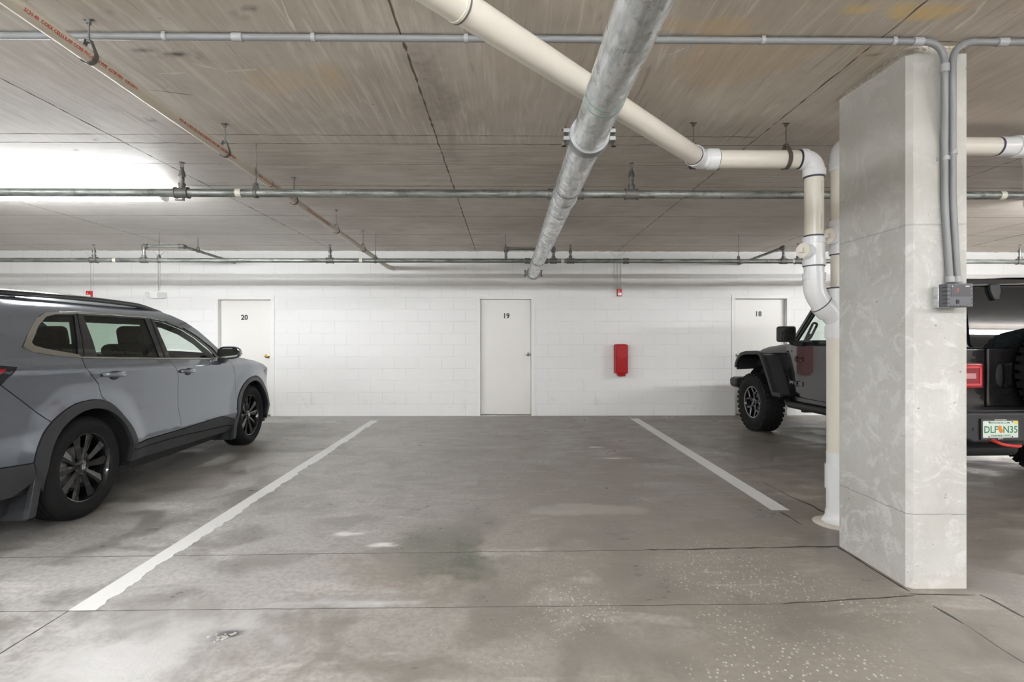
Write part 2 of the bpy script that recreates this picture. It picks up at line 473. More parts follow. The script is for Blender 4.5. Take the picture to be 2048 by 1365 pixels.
def text_mesh(body, size, ext, fn, name, mat, parent, bold=0, align='CENTER', origin=None, res=3):
    """fn maps (x, y, z) of the flat text to the place it stands"""
    cu = bpy.data.curves.new('t', 'FONT'); cu.body = body; cu.size = size; cu.extrude = ext; cu.offset = bold
    cu.align_x = align; cu.resolution_u = res
    o = bpy.data.objects.new('t', cu); COL.objects.link(o)
    bpy.context.view_layer.update()
    me = bpy.data.meshes.new_from_object(o.evaluated_get(bpy.context.evaluated_depsgraph_get()))
    bpy.data.objects.remove(o); bpy.data.curves.remove(cu)
    for v in me.vertices: v.co = Vector(fn(v.co.x, v.co.y, v.co.z))
    me.name = name; me.materials.clear(); me.materials.append(mat)
    t = bpy.data.objects.new(name, me); COL.objects.link(t)
    if parent is not None: t.parent = parent
    return t

# ------------------------------------------------------------------ the room
def slab(name, mat, z, zback, blobs, xs, ys, up):
    """a slab whose visible face is a fine grid that stores stains as a colour attribute"""
    nx, ny = len(xs), len(ys)
    Xg, Yg = np.meshgrid(np.array(xs), np.array(ys)); P = np.stack([Xg.ravel(), Yg.ravel(), np.full(nx * ny, z)], 1)
    wob = np.zeros(nx * ny); wob2 = np.zeros(nx * ny)
    near = np.zeros(nx * ny, bool)
    for (cx_, cy_), rx, ry, col, amt, ang, wa in blobs:
        near |= (abs(P[:, 0] - cx_) < 2.5 * max(rx, ry) + .1) & (abs(P[:, 1] - cy_) < 2.5 * max(rx, ry) + .1)
    for k in np.nonzero(near)[0]:
        wob[k] = mnoise.noise((P[k, 0] * 3.1, P[k, 1] * 3.1, .3)); wob2[k] = mnoise.noise((P[k, 0] * 14, P[k, 1] * 14, 1.7))
    C = np.zeros((nx * ny, 4)); C[:, :3] = .3
    for (cx_, cy_), rx, ry, col, amt, ang, wa in blobs:
        dx = P[:, 0] - cx_; dy = P[:, 1] - cy_; q, s_ = math.cos(ang), math.sin(ang)
        small = 1 if max(rx, ry) < .10 else 0
        d = np.sqrt(((dx * q + dy * s_) / rx) ** 2 + ((dy * q - dx * s_) / ry) ** 2) + wa * wob + .55 * wob2
        t = np.clip((1.2 - d) / .75, 0, 1); m = t * t * (3 - 2 * t) * amt
        al = C[:, 3]; na = m + al * (1 - m)
        w_ = np.where(na > 1e-6, m / np.maximum(na, 1e-6), 0)[:, None]
        C[:, :3] = C[:, :3] * (1 - w_) + np.array(col)[None] * w_; C[:, 3] = na
    fs = []
    for jj in range(ny - 1):
        for ii in range(nx - 1):
            o_ = jj * nx + ii; q = (o_, o_ + 1, o_ + nx + 1, o_ + nx); fs.append(q if up else q[::-1])
    a_, b_ = (zback, z - .0005) if up else (z + .0005, zback)
    base = [(x, y, zz) for zz in (a_, b_) for y in (ys[0], ys[-1]) for x in (xs[0], xs[-1])]; o_ = nx * ny
    fs += [tuple(o_ + k for k in f) for f in ((0, 2, 3, 1), (4, 5, 7, 6), (0, 1, 5, 4), (1, 3, 7, 5), (3, 2, 6, 7), (2, 0, 4, 6))]
    me = bpy.data.meshes.new(name); me.from_pydata([tuple(p) for p in P] + base, [], fs); me.materials.append(mat)
    at = me.attributes.new('stain', 'FLOAT_COLOR', 'POINT')
    full = np.vstack([C, np.zeros((8, 4))]).astype(np.float32); at.data.foreach_set('color', full.ravel())
    o = bpy.data.objects.new(name, me); COL.objects.link(o); return struct(o)
def ticks(lo, a, b, hi, st): return [lo, (lo + a) / 2] + list(np.arange(a, b, st)) + [b, (b + hi) / 2, hi]
def fl(px, py): p = onz(px, py, 0); return (p.x, p.y)
def cl(px, py): p = onz(px, py, CEIL); return (p.x, p.y)
G = 1.15
FB = [(fl(*p), rx, ry, tuple(G * v for v in col), amt, ang, wa) for p, rx, ry, col, amt, ang, wa in (
    ((1000, 905), 1.3, .45, (.22, .205, .18), .35, 0, .9), ((1180, 880), .9, .35, (.19, .18, .155), .35, 0, .9), ((1470, 900), .9, .8, (.17, .16, .148), .45, 0, .9),
    ((300, 960), .8, .5, (.28, .25, .22), .45, 0, .9), ((600, 870), 1.0, .25, (.20, .18, .15), .35, 0, 1.2),  # both patches put the car's shadow into the floor colour
    ((820, 1150), .45, .30, (.19, .165, .14), .55, 0, 1.3), ((905, 1108), .27, .36, (.10, .105, .085), .70, .2, 1.3), ((930, 1055), .28, .14, (.12, .12, .10), .40, 0, 1.3),
    ((450, 1272), .075, .048, (.035, .033, .03), 1.0, 0, .5), ((1275, 1139), .035, .018, (.05, .045, .04), .9, 0, .4), ((1600, 1230), .30, .20, (.15, .135, .12), .60, 0, .9),
    ((1985, 1170), .22, .22, (.17, .165, .155), .5, 0, 1), ((385, 1225), .20, .18, (.24, .23, .21), .5, 0, 1), ((200, 1310), .55, .25, (.50, .50, .50), .45, 0, 1.2),  # last blob is a pale pool of lamp light painted in
    ((230, 1010), .5, .12, (.55, .55, .53), .45, 0, 1.2), ((760, 1092), .08, .03, (.70, .69, .66), .9, 0, 1), ((700, 1068), .09, .03, (.60, .59, .57), .8, 0, 1), ((700, 1207), .30, .04, (.52, .53, .55), .5, 0, .6),
    ((1215, 917), .17, .03, (.72, .72, .70), .85, 0, 1.2), ((1190, 895), .14, .035, (.62, .61, .59), .7, 0, 1.2), ((370, 902), .12, .07, (.66, .65, .63), .8, 0, 1.5), ((1950, 905), .8, .5, (.55, .54, .52), .55, 0, 1),  # last blob is wall glare on the floor, painted pale
    ((1350, 1060), .45, .12, (.19, .175, .155), .45, 0, 1.2), ((1240, 1290), .5, .10, (.20, .18, .16), .35, 0, 1.2), ((1140, 1020), .5, .1, (.42, .40, .37), .3, 0, 1.2))]
CB = [(cl(*p), rx, ry, tuple(1.75 * v for v in col), amt, ang, wa) for p, rx, ry, col, amt, ang, wa in [
    ((1230, 500), 1.3, .12, (.38, .30, .215), .5, 0, .9), ((870, 190), .10, .45, (.20, .18, .16), .55, 0, 1.2), ((900, 280), .07, .4, (.20, .18, .16), .45, 0, 1.2), ((850, 110), .12, .16, (.21, .19, .17), .45, 0, 1.2),
    ((1500, 120), .5, .3, (.36, .28, .18), .45, 0, 1.2), ((1350, 50), .3, .10, (.38, .29, .16), .4, 0, 1.2), ((560, 160), .3, .2, (.40, .31, .19), .35, 0, 1.3), ((640, 135), .12, .1, (.42, .30, .15), .35, 0, 1.3),
    ((1840, 22), .16, .06, (.46, .33, .12), .6, 0, 1.2), ((1715, 20), .10, .05, (.44, .33, .14), .55, 0, 1.2), ((1150, 130), .5, .2, (.36, .31, .25), .35, 0, 1.2),
    ((360, 108), .11, .03, (.075, .055, .04), .95, -.25, 1.2), ((290, 98), .14, .015, (.12, .10, .08), .75, 0, 1.2), ((395, 118), .05, .025, (.07, .05, .035), .9, -.3, 1.2)] +
    [(q, .030, .014, (.12, .10, .08), .75, .3, 1.6) for q in ((230, 28), (96, 8), (110, 20), (470, 30), (500, 18), (545, 130), (300, 240), (155, 300), (190, 280), (1080, 130), (600, 330), (1750, 110), (250, 300), (140, 330), (310, 320))]]
floor_o = slab('floor', M['floor'], 0, -.25, FB, ticks(X0, -5.6, 5.6, X1, .036), ticks(Y0, 1.6, 9.0, WALLY + .6, .036), True)
ceil_o = slab('ceiling', M['ceil'], CEIL, CEIL + .3, CB, ticks(X0, -5.6, 5.6, X1, .036), ticks(Y0, 1.8, 9.0, WALLY + .6, .036), False)
CRACK = simple('dark_joint_sealant', (.040, .037, .033), .7); SEAM = simple('dark_formwork_seam', (.15, .125, .10), .8, var=.4, vscale=12); PALE = simple('pale_scrape', (.72, .68, .62), .75, var=.25, vscale=30)
def strip(name, mat, par, pts, half, z, jit=.4, wand=.004, th=.0007):
    """a thin filled joint along a line, with uneven edges"""
    P = [Vector((p[0], p[1], 0)) for p in pts]; L = []; 
    for A_, B_ in zip(P, P[1:]):
        k = max(2, int((B_ - A_).length / .05)); L += [A_.lerp(B_, q / k) for q in range(k)]
    L.append(P[-1]); n = len(L); top = []; bot = []
    ph = random.random() * 50; sg = -1 if z > 1 else 1
    for q, p in enumerate(L):
        t = (L[min(q + 1, n - 1)] - L[max(q - 1, 0)]).normalized(); nn = Vector((-t.y, t.x, 0))
        p = p + nn * wand * mnoise.noise((q * .35 + ph, 0, 0)) * 2
        h = half * (1 + jit * mnoise.noise((q * .9, ph, 0)) * 2) * (1 if 0 < q < n - 1 else .3)
        for s_ in (-1, 1): top.append(p + nn * h * s_ + Vector((0, 0, z + sg * th))); bot.append(p + nn * h * s_ * 1.15 + Vector((0, 0, z - sg * .0002)))
    m = MB(); o_ = 2 * n; f = []
    for q in range(n - 1):
        a_ = 2 * q; f += [(a_, a_ + 1, a_ + 3, a_ + 2), (a_, a_ + 2, o_ + a_ + 2, o_ + a_), (a_ + 1, o_ + a_ + 1, o_ + a_ + 3, a_ + 3)]
    m.add(top + bot, f); return m.build(name, mat, par)
random.seed(21)
for a_, b_, hw, wd in (((-60, 1117), (1290, 1101), .0022, .003), ((1290, 1101), (1685, 1093), .0075, .006), ((-60, 1225), (1560, 1209), .0018, .002), ((1560, 1209), (1830, 1192), .0045, .006),
                   ((-20, 1321), (620, 920), .0030, .001), ((1525, 965), (1600, 1003), .004, .006), ((1590, 997), (1665, 1032), .008, .008), ((1560, 1024), (1607, 1052), .005, .004),
                   ((1672, 1092), (1818, 1184), .007, .006), ((1818, 1189), (1950, 1191), .005, .004), ((1958, 1190), (2060, 1240), .008, .008), ((1868, 1213), (1928, 1249), .009, .004), ((1928, 1249), (2060, 1335), .002, .003)):
    strip('crack_sealant' if hw > .0035 else 'sawn_joint', CRACK, floor_o, [fl(*a_), fl(*b_)], hw, 0, .4, wd)
for py, hw in ((272, .0032), (289, .0036), (330, .0022), (373, .0042), (433, .0045), (470, .005), (492, .005)):
    Y = (CEIL - CAMH) * FOC / (681 - py)
    strip('formwork_seam', SEAM, ceil_o, [(X0 + .1, Y), (1.9 if py == 272 else X1 - .1, Y)], hw, CEIL, .5, .004)
strip('formwork_seam', SEAM, ceil_o, [(X0 + .1, 2.68), (X1 - .1, 2.68)], .003, CEIL, .5, .004)
for X in (-7.86, -5.42, -2.98, -.54, 1.90, 4.34, 6.78): strip('formwork_seam', SEAM, ceil_o, [(X, -4), (X + .02, WALLY - .01)], .0036 if X != -.54 else .005, CEIL, .9, .0035)
for a_, b_, hw in (((1944, 492), (2060, 466), .010), ((960, 0), (925, 60), .003), ((300, 180), (385, 190), .003)):
    strip('formwork_seam', SEAM, ceil_o, [cl(*a_), cl(*b_)], hw, CEIL, .5, .006)
for a_, b_ in (((560, 0), (590, 62)), ((1975, 0), (1905, 66)), ((1370, 95), (1340, 110)), ((318, 148), (372, 146)), ((385, 125), (450, 142)), ((450, 142), (515, 140))):
    strip('pale_scrape', PALE, ceil_o, [cl(*a_), cl(*b_)], .006, CEIL, .8, .012)

DOORS = []   # (x0, x1, ztop) of the openings inside the frames
for a, b, top in ((435, 543, 598), (959, 1064, 597), (1469, 1575, 596)):
    p, q = ony(a, top, WALLY), ony(b, top, WALLY); DOORS.append((p.x, q.x, p.z))
mb = MB(); xs = [X0]
for a, b, t in DOORS: xs += [a, b]
xs.append(X1)
for i in range(0, len(xs), 2): mb.box(xs[i], xs[i + 1], WALLY, WALLY + .2, 0, CEIL)
for a, b, t in DOORS: mb.box(a, b, WALLY, WALLY + .2, t, CEIL)
struct(mb.build('wall_back', M['block'], origin=(0, 0, 0)))
mb = MB(); mb.box(X0 - .2, X0, Y0, WALLY + .2, 0, CEIL); struct(mb.build('wall_left', M['block'], origin=(0, 0, 0)))
mb = MB(); mb.box(X1, X1 + .2, Y0, WALLY + .2, 0, CEIL); struct(mb.build('wall_right', M['block'], origin=(0, 0, 0)))
mb = MB(); mb.box(X0, X1, Y0 - .2, Y0, 0, CEIL); struct(mb.build('wall_front', M['block'], origin=(0, 0, 0)))

def door(k, x0, x1, zt, num, npx, knob, kx, kz):
    t = thing('door_%d' % k, 'white flush door numbered %s in the block wall' % num, 'door', ((x0 + x1) / 2, WALLY, 0))
    del t['category']; t['kind'] = 'structure'
    dy = WALLY + .075
    mb = MB(); mb.box(x0 + .018, x1 - .018, dy, dy + .045, .015, zt - .018); wpart(mb, 'door_leaf', M['door'], t, bevel=.002)
    f = MB(); fw = .05; out = .012
    for s in (0, 1):
        a = x0 - fw if s == 0 else x1 - .002; b = x0 + .002 if s == 0 else x1 + fw
        f.box(a, b, WALLY - out, WALLY + .004, 0, zt + fw)
        a = x0 if s == 0 else x1 - .014; b = x0 + .014 if s == 0 else x1
        f.box(a, b, WALLY - out, WALLY + .19, 0, zt)
        a = x0 + .012 if s == 0 else x1 - .030; b = x0 + .030 if s == 0 else x1 - .012
        f.box(a, b, dy + .047, dy + .09, 0, zt - .014)
    f.box(x0 - fw, x1 + fw, WALLY - out - .0005, WALLY + .004, zt - .002, zt + fw)
    f.box(x0, x1, WALLY - out, WALLY + .19, zt - .014, zt)
    f.box(x0 + .01, x1 - .01, dy + .047, dy + .09, zt - .032, zt - .012)
    wpart(f, 'door_frame', M['white'], t, bevel=.002)
    mb = MB(); mb.box(x0, x1, WALLY + .15, WALLY + .19, 0, zt); wpart(mb, 'closet_darkness' if 0 else 'door_backing', M['matte'], t)  # black sheet stands in for the darkness behind the leaf
    mb = MB(); mb.box(x0 + .014, x1 - .014, WALLY + .01, WALLY + .15, 0, .010); wpart(mb, 'threshold', M['nickel'], t)
    p = ony(*npx, dy)
    text_mesh(num, .118, .0015, lambda x, y, z: (p.x + x - t.location.x, dy - .0015 - t.location.y - z, p.z + y - .041), 'door_number', M['numeral'], t, bold=.0035)
    mb = MB(); c = Vector((kx, dy, kz))
    mb.lathe([(0, .0), (.032, .0), (.033, .006), (.013, .010), (.011, .030), (.022, .036), (.028, .048), (.027, .060), (.018, .068), (0, .070)], c, (0, -1, 0), 20)
    wpart(mb, 'door_knob', knob, t)
    mb = MB(); mb.lathe([(0, 0), (.0042, .0), (.0042, .002), (0, .002)], c + Vector((0, -.070, 0)), (0, -1, 0), 10)
    o = wpart(mb, 'keyhole', M['matte'], t)
    for zh in (.25, 1.05, 1.80):
        hx = x0 + .016 if kx > (x0 + x1) / 2 else x1 - .016
        h = MB(); h.cyl((hx, dy - .004, zh - .045), (hx, dy - .004, zh + .045), .007, n=10); wpart(h, 'door_hinge', M['white'], t)
    return t
for k, (D, num, npx, kn, kpx) in enumerate(((DOORS[0], '20', (489, 635), M['brass'], (534, 713)), (DOORS[1], '19', (1012.5, 632), M['nickel'], (1056, 709)), (DOORS[2], '18', (1516.5, 628), M['nickel'], (1473, 710)))):
    q = ony(kpx[0], kpx[1], WALLY + .05); door(k + 1, D[0], D[1], D[2], num, npx, kn, q.x, q.z)

# cold joint bead along the top of the block wall
mb = MB(); rows = []
random.seed(3)
for i in range(400):
    x = X0 + (X1 - X0) * i / 399
    d = .006 + .006 * random.random()
    rows.append([Vector((x, WALLY, CEIL - .006 - .010 * random.random())), Vector((x, WALLY - d, CEIL - .006)), Vector((x, WALLY - d * 1.1, CEIL)), Vector((x, WALLY, CEIL))])
mb.grid(rows); struct(mb.build('trim_1', simple('old_mortar', (.42, .40, .37), .8, var=.3, vscale=20), origin=(0, WALLY, CEIL)))

random.seed(9)
m = MB(); c0 = Vector((*fl(448, 1274), 0))
for k in range(26):
    a_ = random.random() * 6.28; r_ = random.random() ** .6 * .055; rr = .003 + .005 * random.random()
    m.ball(c0 + Vector((math.cos(a_) * r_ * 1.3, math.sin(a_) * r_ * .8, rr * .3)), rr, 6, (1.3, 1, .6))
o = m.build('loose_grit', simple('broken_concrete', (.42, .41, .39), .8, var=.5, vscale=60)); tag(o, 'small patch of broken concrete grit on the floor near the front bay line', 'grit'); o['kind'] = 'stuff'
# ------------------------------------------------------------------ concrete column
CX0, CX1, CY0, CY1 = 2.105, 2.415, 2.72, 3.315
def column(x0, x1, y0, y1, label):
    ch = .024; t = thing('concrete_column', label, 'column', (x0, y0, 0))
    poly = [(x0 + ch, y0), (x1 - .006, y0), (x1, y0 + .006), (x1, y1 - ch), (x1 - ch, y1), (x0 + ch, y1), (x0, y1 - ch), (x0, y0 + ch)]
    m = MB(); rows = []
    zs = [i * CEIL / 40 for i in range(41)]
    random.seed(11)
    for z in zs:
        r = []
        for i, (a, b) in enumerate(poly + [poly[0]]):
            r.append(Vector((a, b, z)))
        rows.append(r)
    m.grid(rows, False)
    o = wpart(m, 'column_shaft', M['col'], t)
    # ragged overspill of mortar at the top edge
    m = MB()
    for (ax, ay), (bx, by) in (((x0 + ch, y0), (x1, y0)), ((x0, y0 + ch), (x0, y1)), ((x1, y0), (x1, y1))):
        n = int(math.hypot(bx - ax, by - ay) / .012)
        for i in range(n):
            f = (i + random.random()) / n; r = .004 + .005 * random.random()
            m.ball((ax + (bx - ax) * f, ay + (by - ay) * f, CEIL - r * .8 - .010 * random.random()), r, 6)
    wpart(m, 'mortar_overspill', simple('pale_mortar', (.55, .50, .42), .85, var=.35, vscale=60), t)
    return t
column(CX0, CX1, CY0, CY1, 'tall rectangular concrete column with two grey conduits down its face')

# ------------------------------------------------------------------ parking stripes
def stripe(a, b, wd, label, seed, ragged):
    random.seed(seed); A, B = Vector(a), Vector(b); d = (B - A); L = d.length; d /= L; nrm = Vector((d.y, -d.x, 0))
    n = int(L / .02); top = []; bot = []
    w0 = 0
    for i in range(n + 1):
        p = A + d * (L * i / n); w0 += (random.random() - .5) * .010; w0 *= .88
        e = 0
        if ragged:
            e = -abs(w0) * 1.8 + .004 * math.sin(i * .9) - .018 * ss(.55, .95, math.sin(i * .11 + seed) * .5 + .5)
        top.append(p - nrm * (wd / 2)); bot.append(p + nrm * (wd / 2 + e + (random.random() - .5) * .004))
    m = MB(); h = Vector((0, 0, .002))
    m.add([p + h for p in top] + [p + h for p in bot] + top + bot,
          [(i, i + 1, n + 2 + i, n + 1 + i) for i in range(n)] + [(i, i + 1, 2 * (n + 1) + i + 1, 2 * (n + 1) + i) for i in range(n)] +
          [(n + 1 + i, n + 2 + i, 3 * (n + 1) + i + 1, 3 * (n + 1) + i) for i in range(n)] + [(0, n + 1, 3 * (n + 1), 2 * (n + 1)), (n, 2 * n + 1, 4 * n + 3, 3 * n + 2)])
    return tag(m.build('parking_stripe', M['stripe']), label, 'painted line', 'painted bay lines')
p, q = onz(164, 1222, 0), onz(749, 842, 0); stripe(p, q, .128, 'long white bay line on the floor beside the blue-grey car', 5, True)
p, q = onz(1561, 1021, 0), onz(1269, 838, 0); stripe(p, q, .135, 'white bay line on the floor leading from the column towards the wall', 8, False)

# ------------------------------------------------------------------ light fixtures
def fixture(x0, x1, y, z, label, g='strip lights under the ceiling', mat='lamp'):
    t = thing('strip_light', label, 'ceiling light', ((x0 + x1) / 2, y, z), 0, g)
    L = (x1 - x0) / 2
    m = MB(); m.box(-L, L, -.03, .03, .03, .062); m.build('housing', M['housing'], t, bevel=.004)
    m = MB(); n = 12
    prof = [(-.052, .028)] + [(-.052 * math.cos(PI * i / n), -.030 * math.sin(PI * i / n)) for i in range(n + 1)] + [(.052, .028)]
    m.prism(prof, lambda a, b, d: (d, a, b), -L + .012, L - .012); m.build('diffuser', M[mat], t)
    for s in (-1, 1):
        m = MB(); m.prism([(a * 1.06, b * 1.06) for a, b in prof], lambda a, b, d: (d, a, b), s * L - .013, s * L + .013); m.build('end_cap', M['housing'], t, bevel=.002)
        m = MB(); m.cyl((s * L * .8, 0, .06), (s * L * .8, 0, CEIL - z), .003, n=8); m.build('suspension_rod', M['iron'], t)
    return t
fixture(-5.80, -3.36, 5.2, 2.70, 'glowing strip light hanging under the ceiling above the blue-grey car', mat='lamp_dim')
fixture(-6.9, -4.46, 1.7, 2.70, 'lit strip light above the rear of the blue-grey car, out on the left', mat='lamp_soft')
fixture(5.9, 8.34, 5.2, 2.70, 'lit strip light beyond the black off-roader, far right of the ceiling')
for k, xa in enumerate((-8.4, -4.9, -1.2, 2.2, 6.2, 9.4)):
    fixture(xa, xa + 2.44, -1.4, 2.70, 'lit strip light in the row behind the viewer, ' + ('leftmost', 'second from the left', 'third from the left', 'third from the right', 'second from the right', 'rightmost')[k], mat='lamp_soft' if k == 3 else 'lamp')
for xa in (-6.5, 3.5):  # unseen pair added for general fill
    fixture(xa, xa + 2.44, -7.0, 2.70, 'lit strip light near the rear wall behind the viewer, %s' % ('left one' if xa < 0 else 'right one'))

# ------------------------------------------------------------------ hangers
def hanger(x, y, zc, r, ax, label, g, flange=True, mat='iron', strap=.011):
    """clevis round a pipe that runs along ax ('x' or 'y')"""
    t = thing('pipe_hanger', label, 'pipe hanger', (x, y, zc), 0, g)
    top = r + .055
    def fn(a, b): return (0, a, b) if ax == 'x' else (a, 0, b)
    path = []
    for i in range(21):
        an = -PI * .5 + (i / 20 - .5) * 2 * PI * .62; path.append((math.cos(an) * (r + .003), math.sin(an) * (r + .003)))
    path = [(-.010, top - .012)] + path + [(.010, top - .012)]
    m = MB(); n = len(path); vs = []
    for a, b in path:
        for s in (-1, 1):
            q = Vector(fn(a, b)); q += Vector((s * strap, 0, 0) if ax == 'x' else (0, s * strap, 0)); vs.append(q)
    inn = [v * (1 + .004 / max(v.length, .01)) for v in vs]
    N2 = len(vs)
    fs = [(2 * i, 2 * i + 1, 2 * i + 3, 2 * i + 2) for i in range(n - 1)]
    fs += [(N2 + 2 * i, N2 + 2 * i + 2, N2 + 2 * i + 3, N2 + 2 * i + 1) for i in range(n - 1)]
    fs += [(2 * i, 2 * i + 2, N2 + 2 * i + 2, N2 + 2 * i) for i in range(n - 1)] + [(2 * i + 1, N2 + 2 * i + 1, N2 + 2 * i + 3, 2 * i + 3) for i in range(n - 1)]
    m.add(vs + inn, fs); m.build('clevis_strap', M[mat], t)
    m = MB(); m.cyl((0, 0, top - .02), (0, 0, CEIL - zc), .0048, n=8); m.build('rod', M[mat], t)
    m = MB(); m.cyl((0, 0, top - .022), (0, 0, top - .008), .011, n=6, smooth=False); m.build('nut', M[mat], t)
    if flange:
        m = MB(); m.box(-.022, .022, -.008, .008, CEIL - zc - .004, CEIL - zc); m.cyl((0, 0, CEIL - zc - .022), (0, 0, CEIL - zc - .003), .011, n=10); m.build('ceiling_plate', M[mat], t)
    return t

# ------------------------------------------------------------------ sprinkler mains
def head(m, x, y, z0):
    """upright sprinkler on top of a riser, frame arms and toothed deflector"""
    m.cyl((x, y, z0), (x, y, z0 + .022), .017, .012, n=12)
    m.cyl((x, y, z0 + .022), (x, y, z0 + .032), .014, n=6, smooth=False)
    for s in (-1, 1):
        m.tube([(x + s * .007, y, z0 + .03), (x + s * .014, y, z0 + .042), (x + s * .012, y, z0 + .058), (x, y, z0 + .068)], .0028, 6)
    m.cyl((x, y, z0 + .03), (x, y, z0 + .062), .0035, n=6)
    m.lathe([(0, 0), (.006, 0), (.022, .003), (.022, .005), (0, .006)], (x, y, z0 + .066), (0, 0, 1), 14)
def sprinkler_main(y, z, r, label, heads, risers, couplings, tags, seed):
    t = thing('sprinkler_main', label, 'sprinkler pipe', (0, y, z), 0, None)
    m = MB(); m.cyl((X0 + .01, y, z), (X1 - .01, y, z), r, n=24); wpart(m, 'main_pipe', M['pipe'], t)
    for x, ztop in heads:
        m = MB(); m.cyl((x - .045, y, z), (x + .045, y, z), r * 1.22, n=20)
        m.cyl((x - .052, y, z), (x - .042, y, z), r * 1.38, n=20); m.cyl((x + .042, y, z), (x + .052, y, z), r * 1.38, n=20)
        m.cyl((x, y, z), (x, y, z + r * 2.1), .024, n=16); m.cyl((x, y, z + r * 1.9), (x, y, z + r * 2.3), .027, n=16)
        wpart(m, 'tee_fitting', M['iron'], t)
        m = MB(); m.cyl((x, y, z + r), (x, y, ztop - .11), .0175, n=14); wpart(m, 'riser', M['pipe'], t)
        m = MB(); m.cyl((x, y, ztop - .118), (x, y, ztop - .082), .023, .020, n=12); m.cyl((x, y, ztop - .12), (x, y, ztop - .108), .026, n=12); wpart(m, 'reducer', M['iron'], t)
        m = MB(); head(m, x, y, ztop - .083); wpart(m, 'sprinkler_head', M['iron'], t)
    for x in couplings:
        m = MB(); m.cyl((x - .03, y, z), (x + .03, y, z), r * 1.25, n=20); m.cyl((x - .036, y, z), (x - .026, y, z), r * 1.36, n=20); m.cyl((x + .026, y, z), (x + .036, y, z), r * 1.36, n=20)
        wpart(m, 'coupling', M['iron'], t)
    for x in tags:
        m = MB(); m.cyl((x - .022, y, z), (x + .022, y, z), r * 1.03, n=24, caps=False); wpart(m, 'pale_sticker', M['tag'], t)
    return t
YA = 4.13; A = lambda px, py=388: ony(px, py, YA)
ZA = A(1000).z
fm = sprinkler_main(YA, ZA, .032, 'long dark steel sprinkler pipe nearer the viewer, running across under the ceiling',
    [(A(364).x, A(364, 322).z), (A(1263).x, A(1263, 323).z)], [], [A(1105).x, A(1158).x], [A(478).x, A(2003).x], 1)
x = A(364).x; m = MB(); m.cyl((x + .012, YA, ZA - .032), (x + .012, YA, ZA - .062), .010, n=8); m.box(x - .05, x - .002, YA - .01, YA + .01, ZA - .060, ZA - .052); wpart(m, 'drain_plug', M['iron'], fm)
YB = 7.57; B = lambda px, py=522: ony(px, py, YB)
ZB = B(1000).z
hb = [(B(px).x, B(px, py).z) for px, py in ((188, 488), (660, 488), (1141, 489), (1596, 486), (2040, 488))]
rm = sprinkler_main(YB, ZB, .032, 'long grey sprinkler pipe close to the white block wall', hb, [], [B(1055).x, B(1090).x, B(1252).x], [B(230).x, B(722).x, B(1125).x, B(1587).x], 2)
# branch loops that rise from the rear main
def branch(name, label, pts, tee_x, r=.0195):
    t = rm
    m = MB(); m.tube(roundpath(pts, .012, 3), r, 14); wpart(m, 'branch_pipe', M['pipe'], t)
    for p in pts[1:-1]:
        m = MB(); m.ball(p, r * 1.7, 12)
        i = pts.index(p)
        for q in (pts[i - 1], pts[i + 1]):
            d = (Vector(q) - Vector(p)).normalized(); m.cyl(Vector(p), Vector(p) + d * .045, r * 1.45, n=14)
            m.cyl(Vector(p) + d * .040, Vector(p) + d * .050, r * 1.65, n=14)
        wpart(m, 'elbow', M['iron'], t)
    m = MB(); m.cyl((tee_x - .05, YB, ZB), (tee_x + .05, YB, ZB), .041, n=18); m.cyl((tee_x, YB, ZB), (tee_x, YB, ZB + .07), .028, n=14); wpart(m, 'tee_fitting', M['iron'], t)
    return t
zt = B(1000, 494).z
x1, x2 = B(288).x, B(365).x
branch('branch_pipe', 'short grey branch pipe rising left of door 20 and turning back to the wall', [(x1, YB, ZB), (x1, YB, zt), (x2, YB, zt), (x2, WALLY - .004, zt - .02)], x1)
x1 = B(1567).x
branch('branch_pipe', 'short grey branch pipe rising above door 18 and turning back to the wall', [(x1, YB, ZB), (x1, YB, zt), (x1 + .0, WALLY - .004, zt - .03)], x1)
x1, x2 = B(1107).x, B(1012).x; z2 = B(1000, 498).z
branch('branch_pipe', 'short grey branch pipe looping over the rear main beside the galvanised pipe', [(x1, YB, ZB), (x1, YB, z2), (x2, YB, z2), (x2, YB + .045, ZB - .02)], x1)
hg = 'hangers holding the sprinkler mains'
hanger(A(512).x, YA, ZA, .032, 'x', 'thin rod hanger on the nearer sprinkler pipe beside the cream pipe', hg, False)
hanger(B(751).x, YB, ZB, .032, 'x', 'thin rod hanger on the rear sprinkler pipe where the cream pipe crosses', hg, False)
hanger(B(1477).x, YB, ZB, .032, 'x', 'thin rod hanger on the rear sprinkler pipe above door 18', hg, False)
hanger(B(1147, 522).x - .98, YB, z2 - .0, .0195, 'x', 'thin rod hanger on the small loop left of the galvanised pipe', hg, False)
hanger(B(318).x, YB, ZB, .032, 'x', 'thin rod hanger on the rear sprinkler pipe above the emergency light', hg, False)
p = ony(381, 493, 7.9)
hanger(B(365).x, 7.95, zt - .006, .0195, 'y', 'small rod hanger on the branch pipe turning back left of door 20', hg, False)

